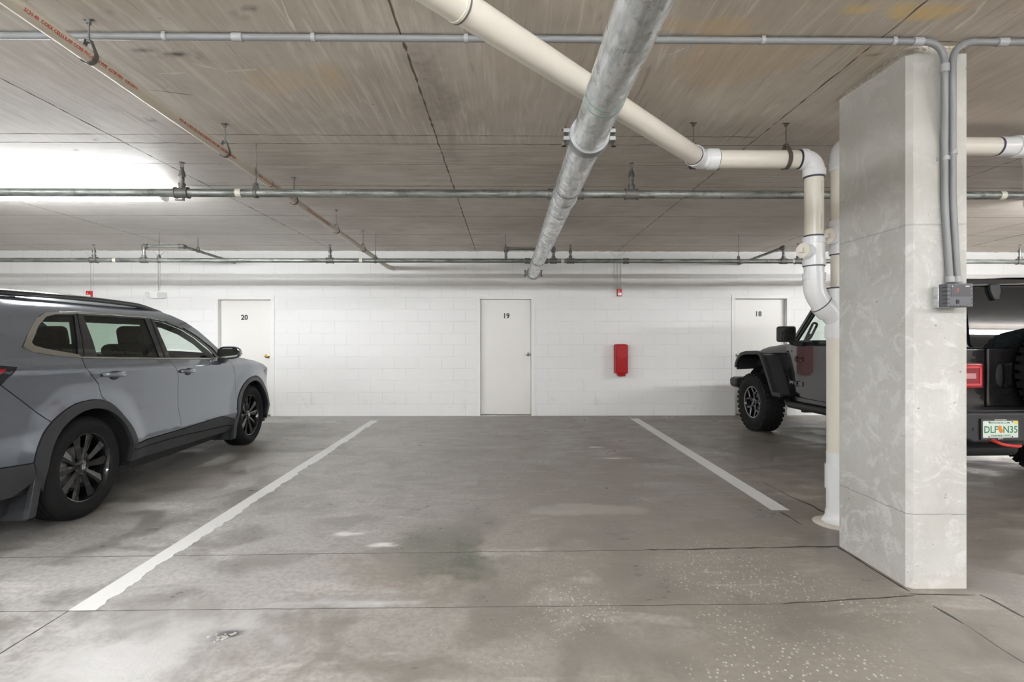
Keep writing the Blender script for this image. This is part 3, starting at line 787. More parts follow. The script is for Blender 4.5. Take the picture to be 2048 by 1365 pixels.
# ------------------------------------------------------------------ large galvanised pipe
GX, GZ, GR = .412, 2.315, .084
t = thing('galvanised_pipe', 'large shiny galvanised steel pipe running from the viewer towards the wall', 'pipe', (GX, 4.0, GZ))
GE = 7.93
m = MB(); m.cyl((GX, -3.0, GZ), (GX, GE, GZ), GR, n=48); wpart(m, 'main_pipe', M['galvbig'] if 'galvbig' in M else M['galv'], t)
def galv_y(py): return (GZ - CAMH) * FOC / (py - 681) * -1
def clampc(y, bolts=True):
    m = MB(); m.lathe([(GR, -.035), (GR + .014, -.035), (GR + .020, -.022), (GR + .020, .022), (GR + .014, .035), (GR, .035)], (GX, y, GZ), (0, 1, 0), 40)
    if bolts:
        for s in (-1, 1):
            m.box(GX + s * (GR + .028) - .016, GX + s * (GR + .028) + .016, y - .028, y + .028, GZ + .010, GZ + .028)
            m.box(GX + s * (GR + .028) - .016, GX + s * (GR + .028) + .016, y - .028, y + .028, GZ - .028, GZ - .010)
    wpart(m, 'grooved_coupling', M['collar'], t)
    if bolts:
        for s in (-1, 1):
            m = MB(); x = GX + s * (GR + .040); m.cyl((x, y, GZ - .05), (x, y, GZ + .045), .007, n=8)
            m.cyl((x, y, GZ - .050), (x, y, GZ - .036), .014, n=6, smooth=False); m.cyl((x, y, GZ + .030), (x, y, GZ + .046), .014, n=6, smooth=False)
            wpart(m, 'coupling_bolt', M['rust'], t)
clampc(galv_y(272)); clampc(GE)
m = MB(); m.lathe([(GR + .006, 0), (GR + .006, .02), (GR * .7, .05), (0, .06)], (GX, GE + .02, GZ), (0, 1, 0), 32); wpart(m, 'end_cap', M['galv'], t)
for py in (372, 519):
    y = galv_y(py); m = MB(); m.lathe([(GR, -.006), (GR + .0035, -.006), (GR + .0035, .006), (GR, .006)], (GX, y, GZ), (0, 1, 0), 40); wpart(m, 'thin_band', M['iron'], t)
for py in (393, 530):
    y = galv_y(py); m = MB(); m.lathe([(GR, -.05), (GR + .006, -.03), (GR + .007, .02), (GR, .05)], (GX, y, GZ), (0, 1, 0), 40); wpart(m, 'weld_sleeve', M['galv'], t)
for y in (galv_y(182), galv_y(194)):
    m = MB(); m.lathe([(GR, -.006), (GR + .001, -.006), (GR + .001, .006), (GR, .006)], (GX, y, GZ), (0, 1, 0), 40); wpart(m, 'green_paint_ring', simple('faded_green_mark', (.30, .42, .37), .5), t)

# ------------------------------------------------------------------ cream pipe on the left
def cz(y): return CAMH + 1.41 - .0187 * y
t = thing('cream_drain_pipe', 'narrow cream plastic pipe with red print, upper left of the ceiling', 'pipe', (-2.0, 4.0, cz(4.0)))
CXP = -2.0; R2 = .032
m = MB(); m.tube(roundpath([(CXP, -.9, CEIL - .001), (CXP, -.9, cz(-.9)), (CXP, 8.86, cz(8.86))], .05), R2, 24); wpart(m, 'pipe_run', M['cream_dull'], t)
m = MB(); m.tube(roundpath([(CXP, 8.80, cz(8.8)), (CXP, 8.90, cz(8.9)), (CXP + .06, WALLY - .03, cz(9) - .01), (CXP + .06, WALLY + .02, cz(9) - .01)], .05), R2 * 1.18, 20); wpart(m, 'elbow', M['cream_dull'], t)
for y in (galv_y(1) * 0 + 4.46,):
    m = MB(); m.cyl((CXP, y - .004, cz(y)), (CXP, y + .004, cz(y)), R2 * 1.05, n=24); wpart(m, 'joint_line', M['primer'], t)
def wrap(y0, ang, r, dirn=1):
    def fn(x, y, z):
        a = ang + y / r; yy = y0 + x * dirn
        return (math.cos(a) * (r + .0006 + z), yy - 4.0, cz(yy) - cz(4.0) + math.sin(a) * (r + .0006 + z))
    return fn
txt = 'SCH-40  COEX CELLULAR CORE PVC-DWV PIPE  ASTM F891  NSF-DWV'
for k in range(5):
    text_mesh(txt, .021, .0002, wrap(1.15 + k * 1.02, -.62, R2), 'red_print', M['redprint'], t, bold=.0006, align='LEFT', res=2)
g = 'hangers holding the cream pipe on the left'
for py, px, lb in ((112, 178, 'nearest the viewer'), (300, 453, 'second from the viewer'), (403, 590, 'third from the viewer'), (462, 674, 'fourth from the viewer'), (497, 727, 'nearest the wall')):
    y = 2.0 * FOC / (1012 - px) if px != 178 else 2.54
    hanger(CXP, y, cz(y), R2, 'y', 'dark clevis hanger on the narrow cream pipe, %s' % lb, g, True, 'iron', .012)

# ------------------------------------------------------------------ cream and white drain pipes by the column
DY, DR = 3.70, .0625
XA = (1632 - 1012) / FOC * DY; XB = (1684 - 1012) / FOC * DY
ZH = CAMH + (681 - 317) / FOC * DY
zof = lambda py: CAMH + (681 - py) / FOC * DY
t = thing('drain_stack', 'cream and white plastic drain pipes dropping behind the column', 'drain pipe', (XB, DY, 0))
PJ = Vector((ony(1400, 313, DY).x, DY, ZH)); PN = Vector((-.235, 1.974, ZH + .012)); dd = (PN - PJ).normalized()
far = PJ + dd * 6.0
m = MB(); m.tube([far, PJ + dd * .06], DR, 32); wpart(m, 'pipe_run', M['cream'], t)
q = PJ + dd * ((PN - PJ).length - .08)
m = MB(); m.cyl(q, q + dd * .012, DR * 1.06, n=32); m.cyl(q + dd * .012, q + dd * .9, DR * 1.02, n=32); wpart(m, 'coupling', M['cream'], t)
m = MB(); m.cyl(q - dd * .008, q, DR * 1.075, n=32); wpart(m, 'band', M['iron'], t)
m = MB(); m.tube([PJ + dd * .10, PJ + dd * .03, PJ, PJ + Vector((.03, 0, 0)), PJ + Vector((.10, 0, 0))], DR * 1.10, 32)
m.cyl(PJ + dd * .10, PJ + dd * .04, DR * 1.17, n=32); m.cyl(PJ + Vector((.05, 0, 0)), PJ + Vector((.12, 0, 0)), DR * 1.18, n=32); wpart(m, 'elbow', M['pvc'], t)
m = MB(); m.cyl(PJ + Vector((.08, 0, 0)), (XA - .10, DY, ZH), DR, n=32); wpart(m, 'pipe_run', M['cream'], t)
for p_, q_, k_ in ((PJ + Vector((.12, 0, 0)), PJ + Vector((.127, 0, 0)), 1.05), ((XA - .118, DY, ZH), (XA - .108, DY, ZH), 1.06), (PJ + dd * .10, PJ + dd * .107, 1.05),
                   ((XA, DY, zof(355)), (XA, DY, zof(352)), 1.05), ((XA, DY, zof(473)), (XA, DY, zof(470)), 1.04), ((XA, DY, zof(533)), (XA, DY, zof(531)), 1.1)):
    m = MB(); m.cyl(p_, q_, DR * k_, n=32); wpart(m, 'primer_line', M['primer'], t)
m = MB(); m.tube(roundpath([(XA - .108, DY, ZH), (XA, DY, ZH), (XA, DY, zof(350))], .10, 10), DR * 1.12, 32)
m.cyl((XA, DY, zof(338)), (XA, DY, zof(352)), DR * 1.20, n=32); m.cyl((XA - .108, DY, ZH), (XA - .06, DY, ZH), DR * 1.17, n=32); wpart(m, 'elbow', M['pvc'], t)
m = MB(); m.cyl((XA, DY, zof(348)), (XA, DY, zof(480)), DR, n=32); wpart(m, 'pipe_run', M['cream'], t)
# cleanout tee on the near riser
def cleanout(x, zc, r, ang, zt, zb, plugr):
    m = MB(); m.cyl((x, DY, zt), (x, DY, zb), r * 1.10, n=32); m.cyl((x, DY, zt), (x, DY, zt - .045), r * 1.2, n=32); m.cyl((x, DY, zb), (x, DY, zb + .045), r * 1.2, n=32)
    d = Vector((math.cos(ang), math.sin(ang), 0)); c = Vector((x, DY, zc))
    m.cyl(c, c + d * (r + .050), plugr * .95, n=28); m.cyl(c + d * (r + .020), c + d * (r + .060), plugr * 1.08, n=28); wpart(m, 'cleanout_tee', M['pvc'], t)
    m = MB(); e = c + d * (r + .060); m.cyl(e, e + d * .010, plugr * 1.0, n=28)
    sx = Vector((-d.y, d.x, 0)); b = []
    for u in (-.016, .016):
        for v in (-.016, .016):
            for w_ in (.010, .036): b.append(e + sx * u + Vector((0, 0, v)) + d * w_)
    m.add(b, [(0, 1, 3, 2), (4, 6, 7, 5), (0, 4, 5, 1), (2, 3, 7, 6), (1, 5, 7, 3), (0, 2, 6, 4)]); wpart(m, 'cleanout_plug', M['cream'], t)
cleanout(XA, zof(503), DR, math.radians(208), zof(474), zof(531), .050)
m = MB(); m.cyl((XA, DY, zof(528)), (XA, DY, zof(551)), DR * 1.03, n=32); m.cyl((XA, DY, zof(546)), (XA, DY, zof(560)), DR * 1.2, n=32); wpart(m, 'short_coupling', M['pvc'], t)
pe = Vector((XB - .02, DY, zof(640)))
m = MB(); m.tube(roundpath([(XA, DY, zof(552)), (XA, DY, zof(590)), pe], .09, 10), DR * 1.14, 32); wpart(m, 'wye_bend', M['pvc'], t)
pa = Vector((XA + .008, DY, zof(596))); dv = (pe - pa).normalized()
m = MB(); m.cyl(pa + dv * .055, pa + dv * .060, DR * 1.20, n=32); m.cyl(pa + dv * .066, pa + dv * .14, DR * 1.26, n=32); wpart(m, 'joint_ring', M['pvc'], t)
m = MB(); m.cyl(pa + dv * .060, pa + dv * .066, DR * 1.23, n=32); wpart(m, 'primer_line', M['primer'], t)
m = MB(); m.cyl((XA + .0, DY - DR - .0012, zof(430)), (XA, DY - DR - .0002, zof(430)), .001, n=3)
# stack B
R6 = .088; Ru = .056
m = MB(); m.cyl((XB, DY, zof(330)), (XB, DY, zof(578)), Ru, n=32); wpart(m, 'upper_stack', M['cream'], t)
zh = CAMH + (681 - 289) / FOC * DY
m = MB(); m.tube(roundpath([(XB + .12, DY, zh), (XB, DY, zh), (XB, DY, zof(340))], .09, 10), Ru * 1.12, 32); m.cyl((XB, DY, zof(322)), (XB, DY, zof(334)), Ru * 1.2, n=32); wpart(m, 'elbow', M['pvc'], t)
for a_, b_, r_ in ((334, 337, Ru * 1.07), (575, 578, R6 * 1.03), (508, 510, Ru * 1.10)):
    m = MB(); m.cyl((XB, DY, zof(a_)), (XB, DY, zof(b_)), r_, n=32); wpart(m, 'primer_line', M['primer'], t)
cleanout(XB, zof(474), Ru, math.radians(205), zof(441), zof(508), .050)
m = MB(); m.cyl((XB, DY, zof(578)), (XB, DY, zof(676)), R6 * .97, n=36)
for a, b in ((578, 603), (652, 677)): m.cyl((XB, DY, zof(a)), (XB, DY, zof(b)), R6 * 1.06, n=36)
wpart(m, 'wye_body', M['pvc'], t)
m = MB(); m.cyl((XB, DY, zof(670)), (XB, DY, zof(908)), R6 * .93, n=36); wpart(m, 'lower_stack', M['cream'], t)
m = MB(); m.cyl((XB, DY, zof(906)), (XB, DY, .0), R6 * .95, n=36); m.cyl((XB, DY, zof(932)), (XB, DY, zof(980)), R6 * 1.05, n=36)
m.lathe([(R6, .10), (R6 * 1.05, .05), (R6 * 1.3, .012), (R6 * 1.6, .0)], (XB, DY, 0), (0, 0, 1), 36); wpart(m, 'base_sleeve', M['pvc'], t)
m = MB(); m.lathe([(R6, .016), (R6 * 1.6, .012), (R6 * 1.95, .0)], (XB, DY, 0), (0, 0, 1), 36); wpart(m, 'grout_ring', simple('grout', (.60, .56, .50), .8, var=.25, vscale=40), t)
# horizontal run to the right of the column
x2 = ony(2000, 289, DY).x
m = MB(); m.cyl((XB + .10, DY, zh), (x2 + .02, DY, zh), DR, n=32); wpart(m, 'pipe_run', M['cream'], t)
m = MB(); m.cyl((x2 - .028, DY, zh), (x2 - .014, DY, zh), DR * 1.03, n=32); wpart(m, 'primer_line', M['primer'], t)
m = MB(); m.cyl((x2 - .014, DY, zh), (x2 + .17, DY, zh), DR * 1.06, n=32); m.cyl((x2 + .10, DY, zh), (x2 + .2, DY, zh), DR * 1.22, n=32)
m.tube(roundpath([(x2 + .15, DY, zh), (x2 + .26, DY, zh), (x2 + .5, DY + .25, zh)], .08), DR * 1.12, 28); wpart(m, 'elbow', M['pvc'], t)
m = MB(); m.cyl((x2 + .45, DY + .2, zh), (x2 + 2.2, DY + 1.95, CEIL - DR * 1.2), DR, n=28)
m.cyl((x2 + 2.16, DY + 1.91, CEIL - DR * 1.3), (x2 + 2.16, DY + 1.91, CEIL - .001), DR * 1.1, n=28); wpart(m, 'pipe_run', M['cream'], t)
for zt_ in (zof(365), zof(430)):
    text_mesh('PVC-DWV' if zt_ > zof(400) else 'ASTM D2665', .020, .0002, (lambda zz: (lambda x, y, z: (XA - XB + (DR + .0008) * math.sin(y / DR + .18), -(DR + .0008) * math.cos(y / DR + .18), zz - x)))(zt_), 'brown_print', M['tanprint'], t, align='LEFT', res=2)
g = 'hangers holding the cream drain pipe'
hanger(ony(1387, 310, DY).x, DY, ZH, DR, 'x', 'dark clevis hanger at the bend of the cream drain pipe', g, True, 'rust', .014)
hanger(ony(1572, 317, DY).x, DY, ZH, DR, 'x', 'dark clevis hanger beside the white elbow of the drain pipe', g, True, 'rust', .014)

# ------------------------------------------------------------------ grey conduits
CYY = 2.64; CR = .0165; zc = CEIL - CR * 1.28 - .003
def conduit(name_label, pts, straps, couplings, cat='conduit'):
    t = thing('electrical_conduit', name_label, cat, pts[-1])
    m = MB(); m.tube(roundpath(pts, .115, 12), CR, 16); wpart(m, 'conduit_run', M['conduit'], t)
    for p, d in straps:
        m = MB(); P_ = Vector(p); D_ = Vector(d)
        m.cyl(P_ - D_ * .010, P_ + D_ * .010, CR * 1.22, n=18)
        if abs(D_.x) > .5: m.box(P_.x - .010, P_.x + .010, P_.y - CR - .0, P_.y + .036, P_.z + CR - .004, P_.z + CR)
        else: m.box(P_.x - .034, P_.x, CY0 - .004, CY0, P_.z - .010, P_.z + .010)
        wpart(m, 'conduit_strap', M['ctop'], t)
    for p, d, L in couplings:
        m = MB(); P_ = Vector(p); D_ = Vector(d); m.cyl(P_ - D_ * L / 2, P_ + D_ * L / 2, CR * 1.28, n=18); wpart(m, 'coupling', M['ctop'], t)
    return t
cx = lambda px: ony(px, 76, CYY).x
yf = CY0 - CR - .001
xl = ony(1889, 200, yf).x; xb = ony(1900, 560, yf).x
zb = ony(1900, 565, yf).z
conduit('grey plastic conduit crossing the ceiling and bending down the left of the column face',
    [(X0 + .01, CYY, zc), (xl * CYY / yf, CYY, zc), (xl * CYY / yf, CYY, zc - .25), (xl, yf, zc - .48), (xl, yf, zc - .8), (xb, yf, zb)],
    [((cx(p), CYY, zc), (1, 0, 0)) for p in (330, 627, 932, 1525, 1787)] + [((xl + .004, yf, ony(1890, 317, yf).z), (0, 0, 1))],
    [((cx(475), CYY, zc), (1, 0, 0), .05), ((cx(1835), CYY, zc), (1, 0, 0), .05), ((xl * CYY / yf, CYY, zc - .135), (0, 0, 1), .04), ((xb, yf, zb + .015), (0, 0, 1), .03)])
xl2 = ony(1905, 200, yf).x; xb2 = ony(1910.5, 560, yf).x
xl2 = max(xl2, xl + .042); xb2 = max(xb2, xb + .040)
conduit('grey plastic conduit from the right bending down the right of the column face',
    [(X1 - .01, CYY, zc), (xl2 * CYY / yf, CYY, zc), (xl2 * CYY / yf, CYY, zc - .25), (xl2, yf, zc - .48), (xl2, yf, zc - .8), (xb2, yf, zb)],
    [((xl2 + .002, yf, ony(1900, 305, yf).z), (0, 0, 1)), ((ony(2080, 76, CYY).x, CYY, zc), (1, 0, 0))],
    [((xl2 + .20, CYY, zc), (1, 0, 0), .05), ((xb2, yf, zb + .015), (0, 0, 1), .03)])
# junction box
bx0 = 2.228; bz1, bz0 = ony(1906, 567, 2.62).z, ony(1906, 614, 2.62).z; bx1 = ony(1948, 590, 2.62).x
t = thing('control_box', 'small charcoal control box with galvanised side on the column face', 'electrical box', (bx0, CY0, bz0))
m = MB(); m.box(bx0, bx1 - .012, 2.680, CY0 + .0, bz0, bz1 - .006); wpart(m, 'metal_back_box', M['galv'], t, bevel=.002)
m = MB(); m.box(bx0, bx1, 2.625, 2.679, bz0, bz1); wpart(m, 'plastic_cover', M['boxdark'], t, bevel=.003)
m = MB()
for k in range(5):
    zz = bz0 + .018 + k * .020; m.box(bx0 - .0012, bx0 + .012, 2.6236, 2.655, zz, zz + .003); m.box(bx1 - .010, bx1 + .0012, 2.6236, 2.655, zz, zz + .003)
for k in range(6):
    xx = bx0 + .015 + k * .016; m.box(xx, xx + .003, 2.6236, 2.640, bz0 - .0012, bz0 + .008)
wpart(m, 'cooling_slot', M['matte'], t)
m = MB(); m.box(bx0 + .018, bx1 - .014, 2.6235, 2.6255, bz0 + .052, bz1 - .008); wpart(m, 'dark_label', M['boxlabel'], t)
m = MB(); m.box(bx0 + .044, bx0 + .060, 2.6235, 2.6255, bz0 + .016, bz0 + .036); wpart(m, 'rocker_switch', M['matte'], t)
m = MB(); m.box(bx0 + .050, bx0 + .0565, 2.6228, 2.624, bz0 + .082, bz0 + .092); m.box(bx0 + .042, bx0 + .056, 2.6228, 2.624, bz0 + .074, bz0 + .077); wpart(m, 'red_mark', simple('pale_red_mark', (.6, .12, .12), .5), t)
m = MB(); m.cyl((bx0 + .024, 2.624, bz1 - .014), (bx0 + .024, 2.6222, bz1 - .014), .0026, n=10); m.box(bx1 - .040, bx1 - .020, 2.6228, 2.624, bz1 - .016, bz1 - .012); wpart(m, 'white_mark', M['white'], t)

# ------------------------------------------------------------------ things on the wall
def wconduits(px, py0, n, sp, label, parent):
    p = ony(px, py0, WALLY)
    for k in range(n):
        x = p.x + (k - (n - 1) / 2) * sp
        pts = [(x, WALLY - .014, p.z), (x, WALLY - .014, CEIL - .10), (x + (.10 if k else -.10), WALLY - .014, CEIL - .01)]
        m = MB(); m.tube(roundpath(pts, .05), .010, 10); wpart(m, 'surface_conduit', M['white'], parent)
def strobe(px, py, w_, h_, label, proj=.055):
    p = ony(px, py, WALLY); t = thing('fire_alarm', label, 'fire alarm', (p.x, WALLY, p.z), 0, 'red fire alarms on the wall')
    hw, hh = w_ / 2, h_ / 2
    m = MB(); m.box(-hw - .006, hw + .006, -.018, 0, -hh - .006, hh + .006); m.build('back_plate', M['white'], t, bevel=.004)
    m = MB(); m.box(-hw, hw, -proj, -.017, -hh, hh); m.build('sounder_body', M['alarm'], t, bevel=.006)
    m = MB(); m.box(-hw * .75, hw * .75, -proj - .012, -proj + .002, -hh * .8, -hh * .05); m.build('strobe_lens', M['lens'], t, bevel=.005)
    m = MB(); m.cyl((-hw * .3, -proj - .004, hh * .35), (-hw * .3, -proj + .002, hh * .35), .008, n=12); m.build('indicator', M['white'], t)
    return t
t = strobe(182, 590, .095, .125, 'small red fire alarm high on the wall above the blue-grey car')
wconduits(183.5, 582, 2, .045, '', t)
t = strobe(1238, 586, .085, .125, 'small red fire alarm high on the wall above the red extinguisher cover')
wconduits(1236, 578, 3, .055, '', t)
p = ony(315, 591, WALLY)
t = thing('emergency_light', 'white twin-head emergency light on the wall left of door 20', 'emergency light', (p.x, WALLY, p.z))
m = MB(); m.prism([(-.105, .055), (.115, .055), (.165, .045), (.165, -.045), (.115, -.058), (-.09, -.058), (-.105, -.045)], lambda a, b, d: (a, d, b), -.055, 0); m.build('housing', M['white'], t, bevel=.006)
m = MB(); m.box(.045, .160, -.075, -.050, -.045, .042); m.build('lamp_head', M['lens'], t, bevel=.006)
m = MB()
for k in range(6): m.box(.052 + k * .019, .055 + k * .019, -.078, -.074, -.04, .037)
for k in range(4): m.box(.048, .157, -.078, -.074, -.035 + k * .023, -.032 + k * .023)
m.build('lamp_grid', simple('grey_grid', (.45, .45, .45), .5), t)
m = MB(); m.prism([(-.165, .050), (-.100, .025), (-.085, -.050), (-.150, -.018)], lambda a, b, d: (a, d, b), -.085, -.020); m.build('lamp_head', M['lens'], t, bevel=.008)
wconduits(318, 583, 2, .030, '', t)
# extinguisher cover
p = ony(1240, 718, WALLY)
t = thing('extinguisher_cover', 'tall red plastic fire extinguisher cover on the white block wall', 'fire extinguisher cover', (p.x, WALLY, p.z))
def rrect(w_, h_, r, n=6, cz_=0):
    out = []
    for cx_, cy_, a0 in ((w_ - r, h_ - r, 0), (-w_ + r, h_ - r, 90), (-w_ + r, -h_ + r, 180), (w_ - r, -h_ + r, 270)):
        for i in range(n + 1):
            a = math.radians(a0 + 90 * i / n); out.append((cx_ + r * math.cos(a), cy_ + r * math.sin(a) + cz_))
    return out
m = MB(); m.prism(rrect(.104, .250, .03), lambda a, b, d: (a, d, b), -.16, -.02); m.build('cover_shell', M['red'], t, bevel=.018, segs=4)
m = MB(); m.prism(rrect(.108, .254, .03), lambda a, b, d: (a, d, b), -.02, 0); m.build('back_plate', M['redpale'], t, bevel=.004)
pts = [(-.092, .235), (.092, .235), (.092, .085)] + [(.092 * math.cos(math.radians(-a * 9)), .085 - .072 * math.sin(math.radians(a * 9))) for a in range(1, 20)] + [(-.092, .085)]
m = MB(); m.prism(pts, lambda a, b, d: (a, d, b), -.1635, -.1605); m.build('faded_panel', M['redpale'], t)  # paler panel with round foot imitates the reflection on the upper face
m = MB(); m.prism(rrect(.066, .030, .012, cz_=-.262), lambda a, b, d: (a, d, b), -.14, -.03); m.build('cylinder_base', M['red'], t, bevel=.008, segs=3)
m = MB(); m.cyl((-.004, -.09, -.29), (-.004, -.09, -.315), .005, n=8); m.build('hose_tip', M['matte'], t)

# ================================================================== blue-grey crossover car
PR = [(.10, .83), (.22, .875), (.32, .905), (.46, .935), (.58, .925), (.70, .912), (.85, .914), (.95, .920), (1.02, .926), (1.07, .932), (1.10, .918), (1.15, .878), (1.30, .81), (1.50, .705), (1.56, .66), (1.60, .60), (1.64, .52), (1.72, .40)]
def prof0(z):
    if z <= PR[0][0]: return PR[0][1]
    for (a, b), (c, d) in zip(PR, PR[1:]):
        if z <= c: return b + (d - b) * (z - a) / (c - a)
    return PR[-1][1]
def prof(z): return (prof0(z - .014) + prof0(z - .005) + prof0(z + .005) + prof0(z + .014)) / 4
def us(s, z):
    z2 = z + .036 * (s - .5) * ss(.7, 1.0, z) * (1 - ss(1.25, 1.5, z))
    wv = 1 - .025 * ss(2.6, 3.2, s) - .34 * max(0, (s - 3.12) / .45) ** 2.2 * (s > 3.12) - .03 * ss(-.45, -.95, s) - .16 * ss(-.88, -1.14, s)
    u = prof(z2) * wv
    if z < 1.0:
        for cx_ in (0, 2.7):
            r = math.hypot(s - cx_, z - .37); u += .020 * (1 - ss(.46, .66, r)) * (1 - ss(.85, 1.0, z))
    return u
def usn(s, z):
    e = .006; a = (us(s + e, z) - us(s - e, z)) / (2 * e); b = (us(s, z + e) - us(s, z - e)) / (2 * e)
    return Vector((1, -a, -b)).normalized()
def inpoly(p, P):
    c = False; n = len(P)
    for i in range(n):
        a, b = P[i], P[i - 1]
        if (a[1] > p[1]) != (b[1] > p[1]) and p[0] < (b[0] - a[0]) * (p[1] - a[1]) / (b[1] - a[1]) + a[0]: c = not c
    return c
def inset(P, d):
    n = len(P)
    area = sum(P[i - 1][0] * P[i][1] - P[i][0] * P[i - 1][1] for i in range(n)); sg = 1 if area > 0 else -1
    out = []
    for i in range(n):
        a, b, c = Vector(P[i - 1]), Vector(P[i]), Vector(P[(i + 1) % n])
        t1 = (b - a).normalized(); t2 = (c - b).normalized()
        n1 = Vector((-t1.y, t1.x)) * sg; n2 = Vector((-t2.y, t2.x)) * sg
        m = (n1 + n2)
        if m.length < .2: m = n1
        m.normalize(); k = d / max(.5, m.dot(n1)); out.append((b.x + m.x * k, b.y + m.y * k))
    return out
def densify(P, st):
    out = []
    for i in range(len(P)):
        a, b = P[i], P[(i + 1) % len(P)]; L = math.hypot(b[0] - a[0], b[1] - a[1]); k = max(1, int(math.ceil(L / st)))
        for j in range(k): out.append((a[0] + (b[0] - a[0]) * j / k, a[1] + (b[1] - a[1]) * j / k))
    return out
def smoothpoly(P, it=1):
    for _ in range(it):
        Q = []
        for i in range(len(P)):
            a, b = P[i], P[(i + 1) % len(P)]
            Q += [(a[0] * .75 + b[0] * .25, a[1] * .75 + b[1] * .25), (a[0] * .25 + b[0] * .75, a[1] * .25 + b[1] * .75)]
        P = Q
    return P
def lift(poly, off, side=1, gap=.003, step=.045, depth=.012, name='panel', mat=None, parent=None, U=us, UN=usn, holes=()):
    """a body panel: a side-view outline laid onto the curved flank of the body, with turned-in edges"""
    P = densify(inset(poly, gap) if gap else list(poly), step)
    H = [densify(h, step) for h in holes]
    pts = [Vector(p) for p in P]; edges = [(i, (i + 1) % len(P)) for i in range(len(P))]
    loops = [(0, len(P))]
    for h in H:
        o = len(pts); pts += [Vector(p) for p in h]; edges += [(o + i, o + (i + 1) % len(h)) for i in range(len(h))]; loops.append((o, len(h)))
    nb = len(pts)
    xs = [p[0] for p in P]; ys = [p[1] for p in P]
    y = min(ys) + step / 2; row = 0
    while y < max(ys):
        x = min(xs) + (step / 2 if row % 2 else 0)
        while x < max(xs):
            if inpoly((x, y), P) and not any(inpoly((x, y), h) for h in H):
                if min((Vector((x, y)) - q).length for q in pts[:nb]) > step * .45: pts.append(Vector((x, y)))
            x += step
        y += step * .8; row += 1
    vo, eo, fo, *_ = delaunay_2d_cdt(pts, edges, [], 0, 1e-6)
    V = []; Nn = []; F = []
    for p in vo:
        n = UN(p.x, p.y); q = Vector((U(p.x, p.y), p.x, p.y)) + n * off
        V.append(q); Nn.append(n)
    for f in fo:
        c = sum((vo[i] for i in f), Vector((0, 0))) / len(f)
        if inpoly(c, P) and not any(inpoly(c, h) for h in H): F.append(list(f))
    # turned-in edge
    for o, n in loops:
        for i in range(n):
            a, b = pts[o + i], pts[o + (i + 1) % n]
            k = len(V)
            for p in (a, b):
                nn = UN(p.x, p.y); q = Vector((U(p.x, p.y), p.x, p.y)) + nn * off
                V.append(q); V.append(q - nn * depth)
            e = V[k + 2] - V[k]; out = e.cross(UN(a.x, a.y)).normalized()
            for _ in range(4): Nn.append(out)
            F.append([k, k + 2, k + 3, k + 1])
    # orient to the outside
    G = []
    for f in F:
        nn = (V[f[1]] - V[f[0]]).cross(V[f[2]] - V[f[1]])
        ref = sum((Nn[i] for i in f), Vector())
        if nn.dot(ref) < 0: f = f[::-1]
        G.append(f)
    if side < 0:
        V = [Vector((-v.x, v.y, v.z)) for v in V]; Nn = [Vector((-v.x, v.y, v.z)) for v in Nn]; G = [f[::-1] for f in G]
    m = MB(); m.v = V; m.f = G; m.sm = [True] * len(G); m.nrm = Nn
    return m.build(name, mat, parent)
def arc(cx_, cz_, r, a0, a1, n=16):
    return [(cx_ + r * math.cos(math.radians(a0 + (a1 - a0) * i / n)), cz_ + r * math.sin(math.radians(a0 + (a1 - a0) * i / n))) for i in range(n + 1)]

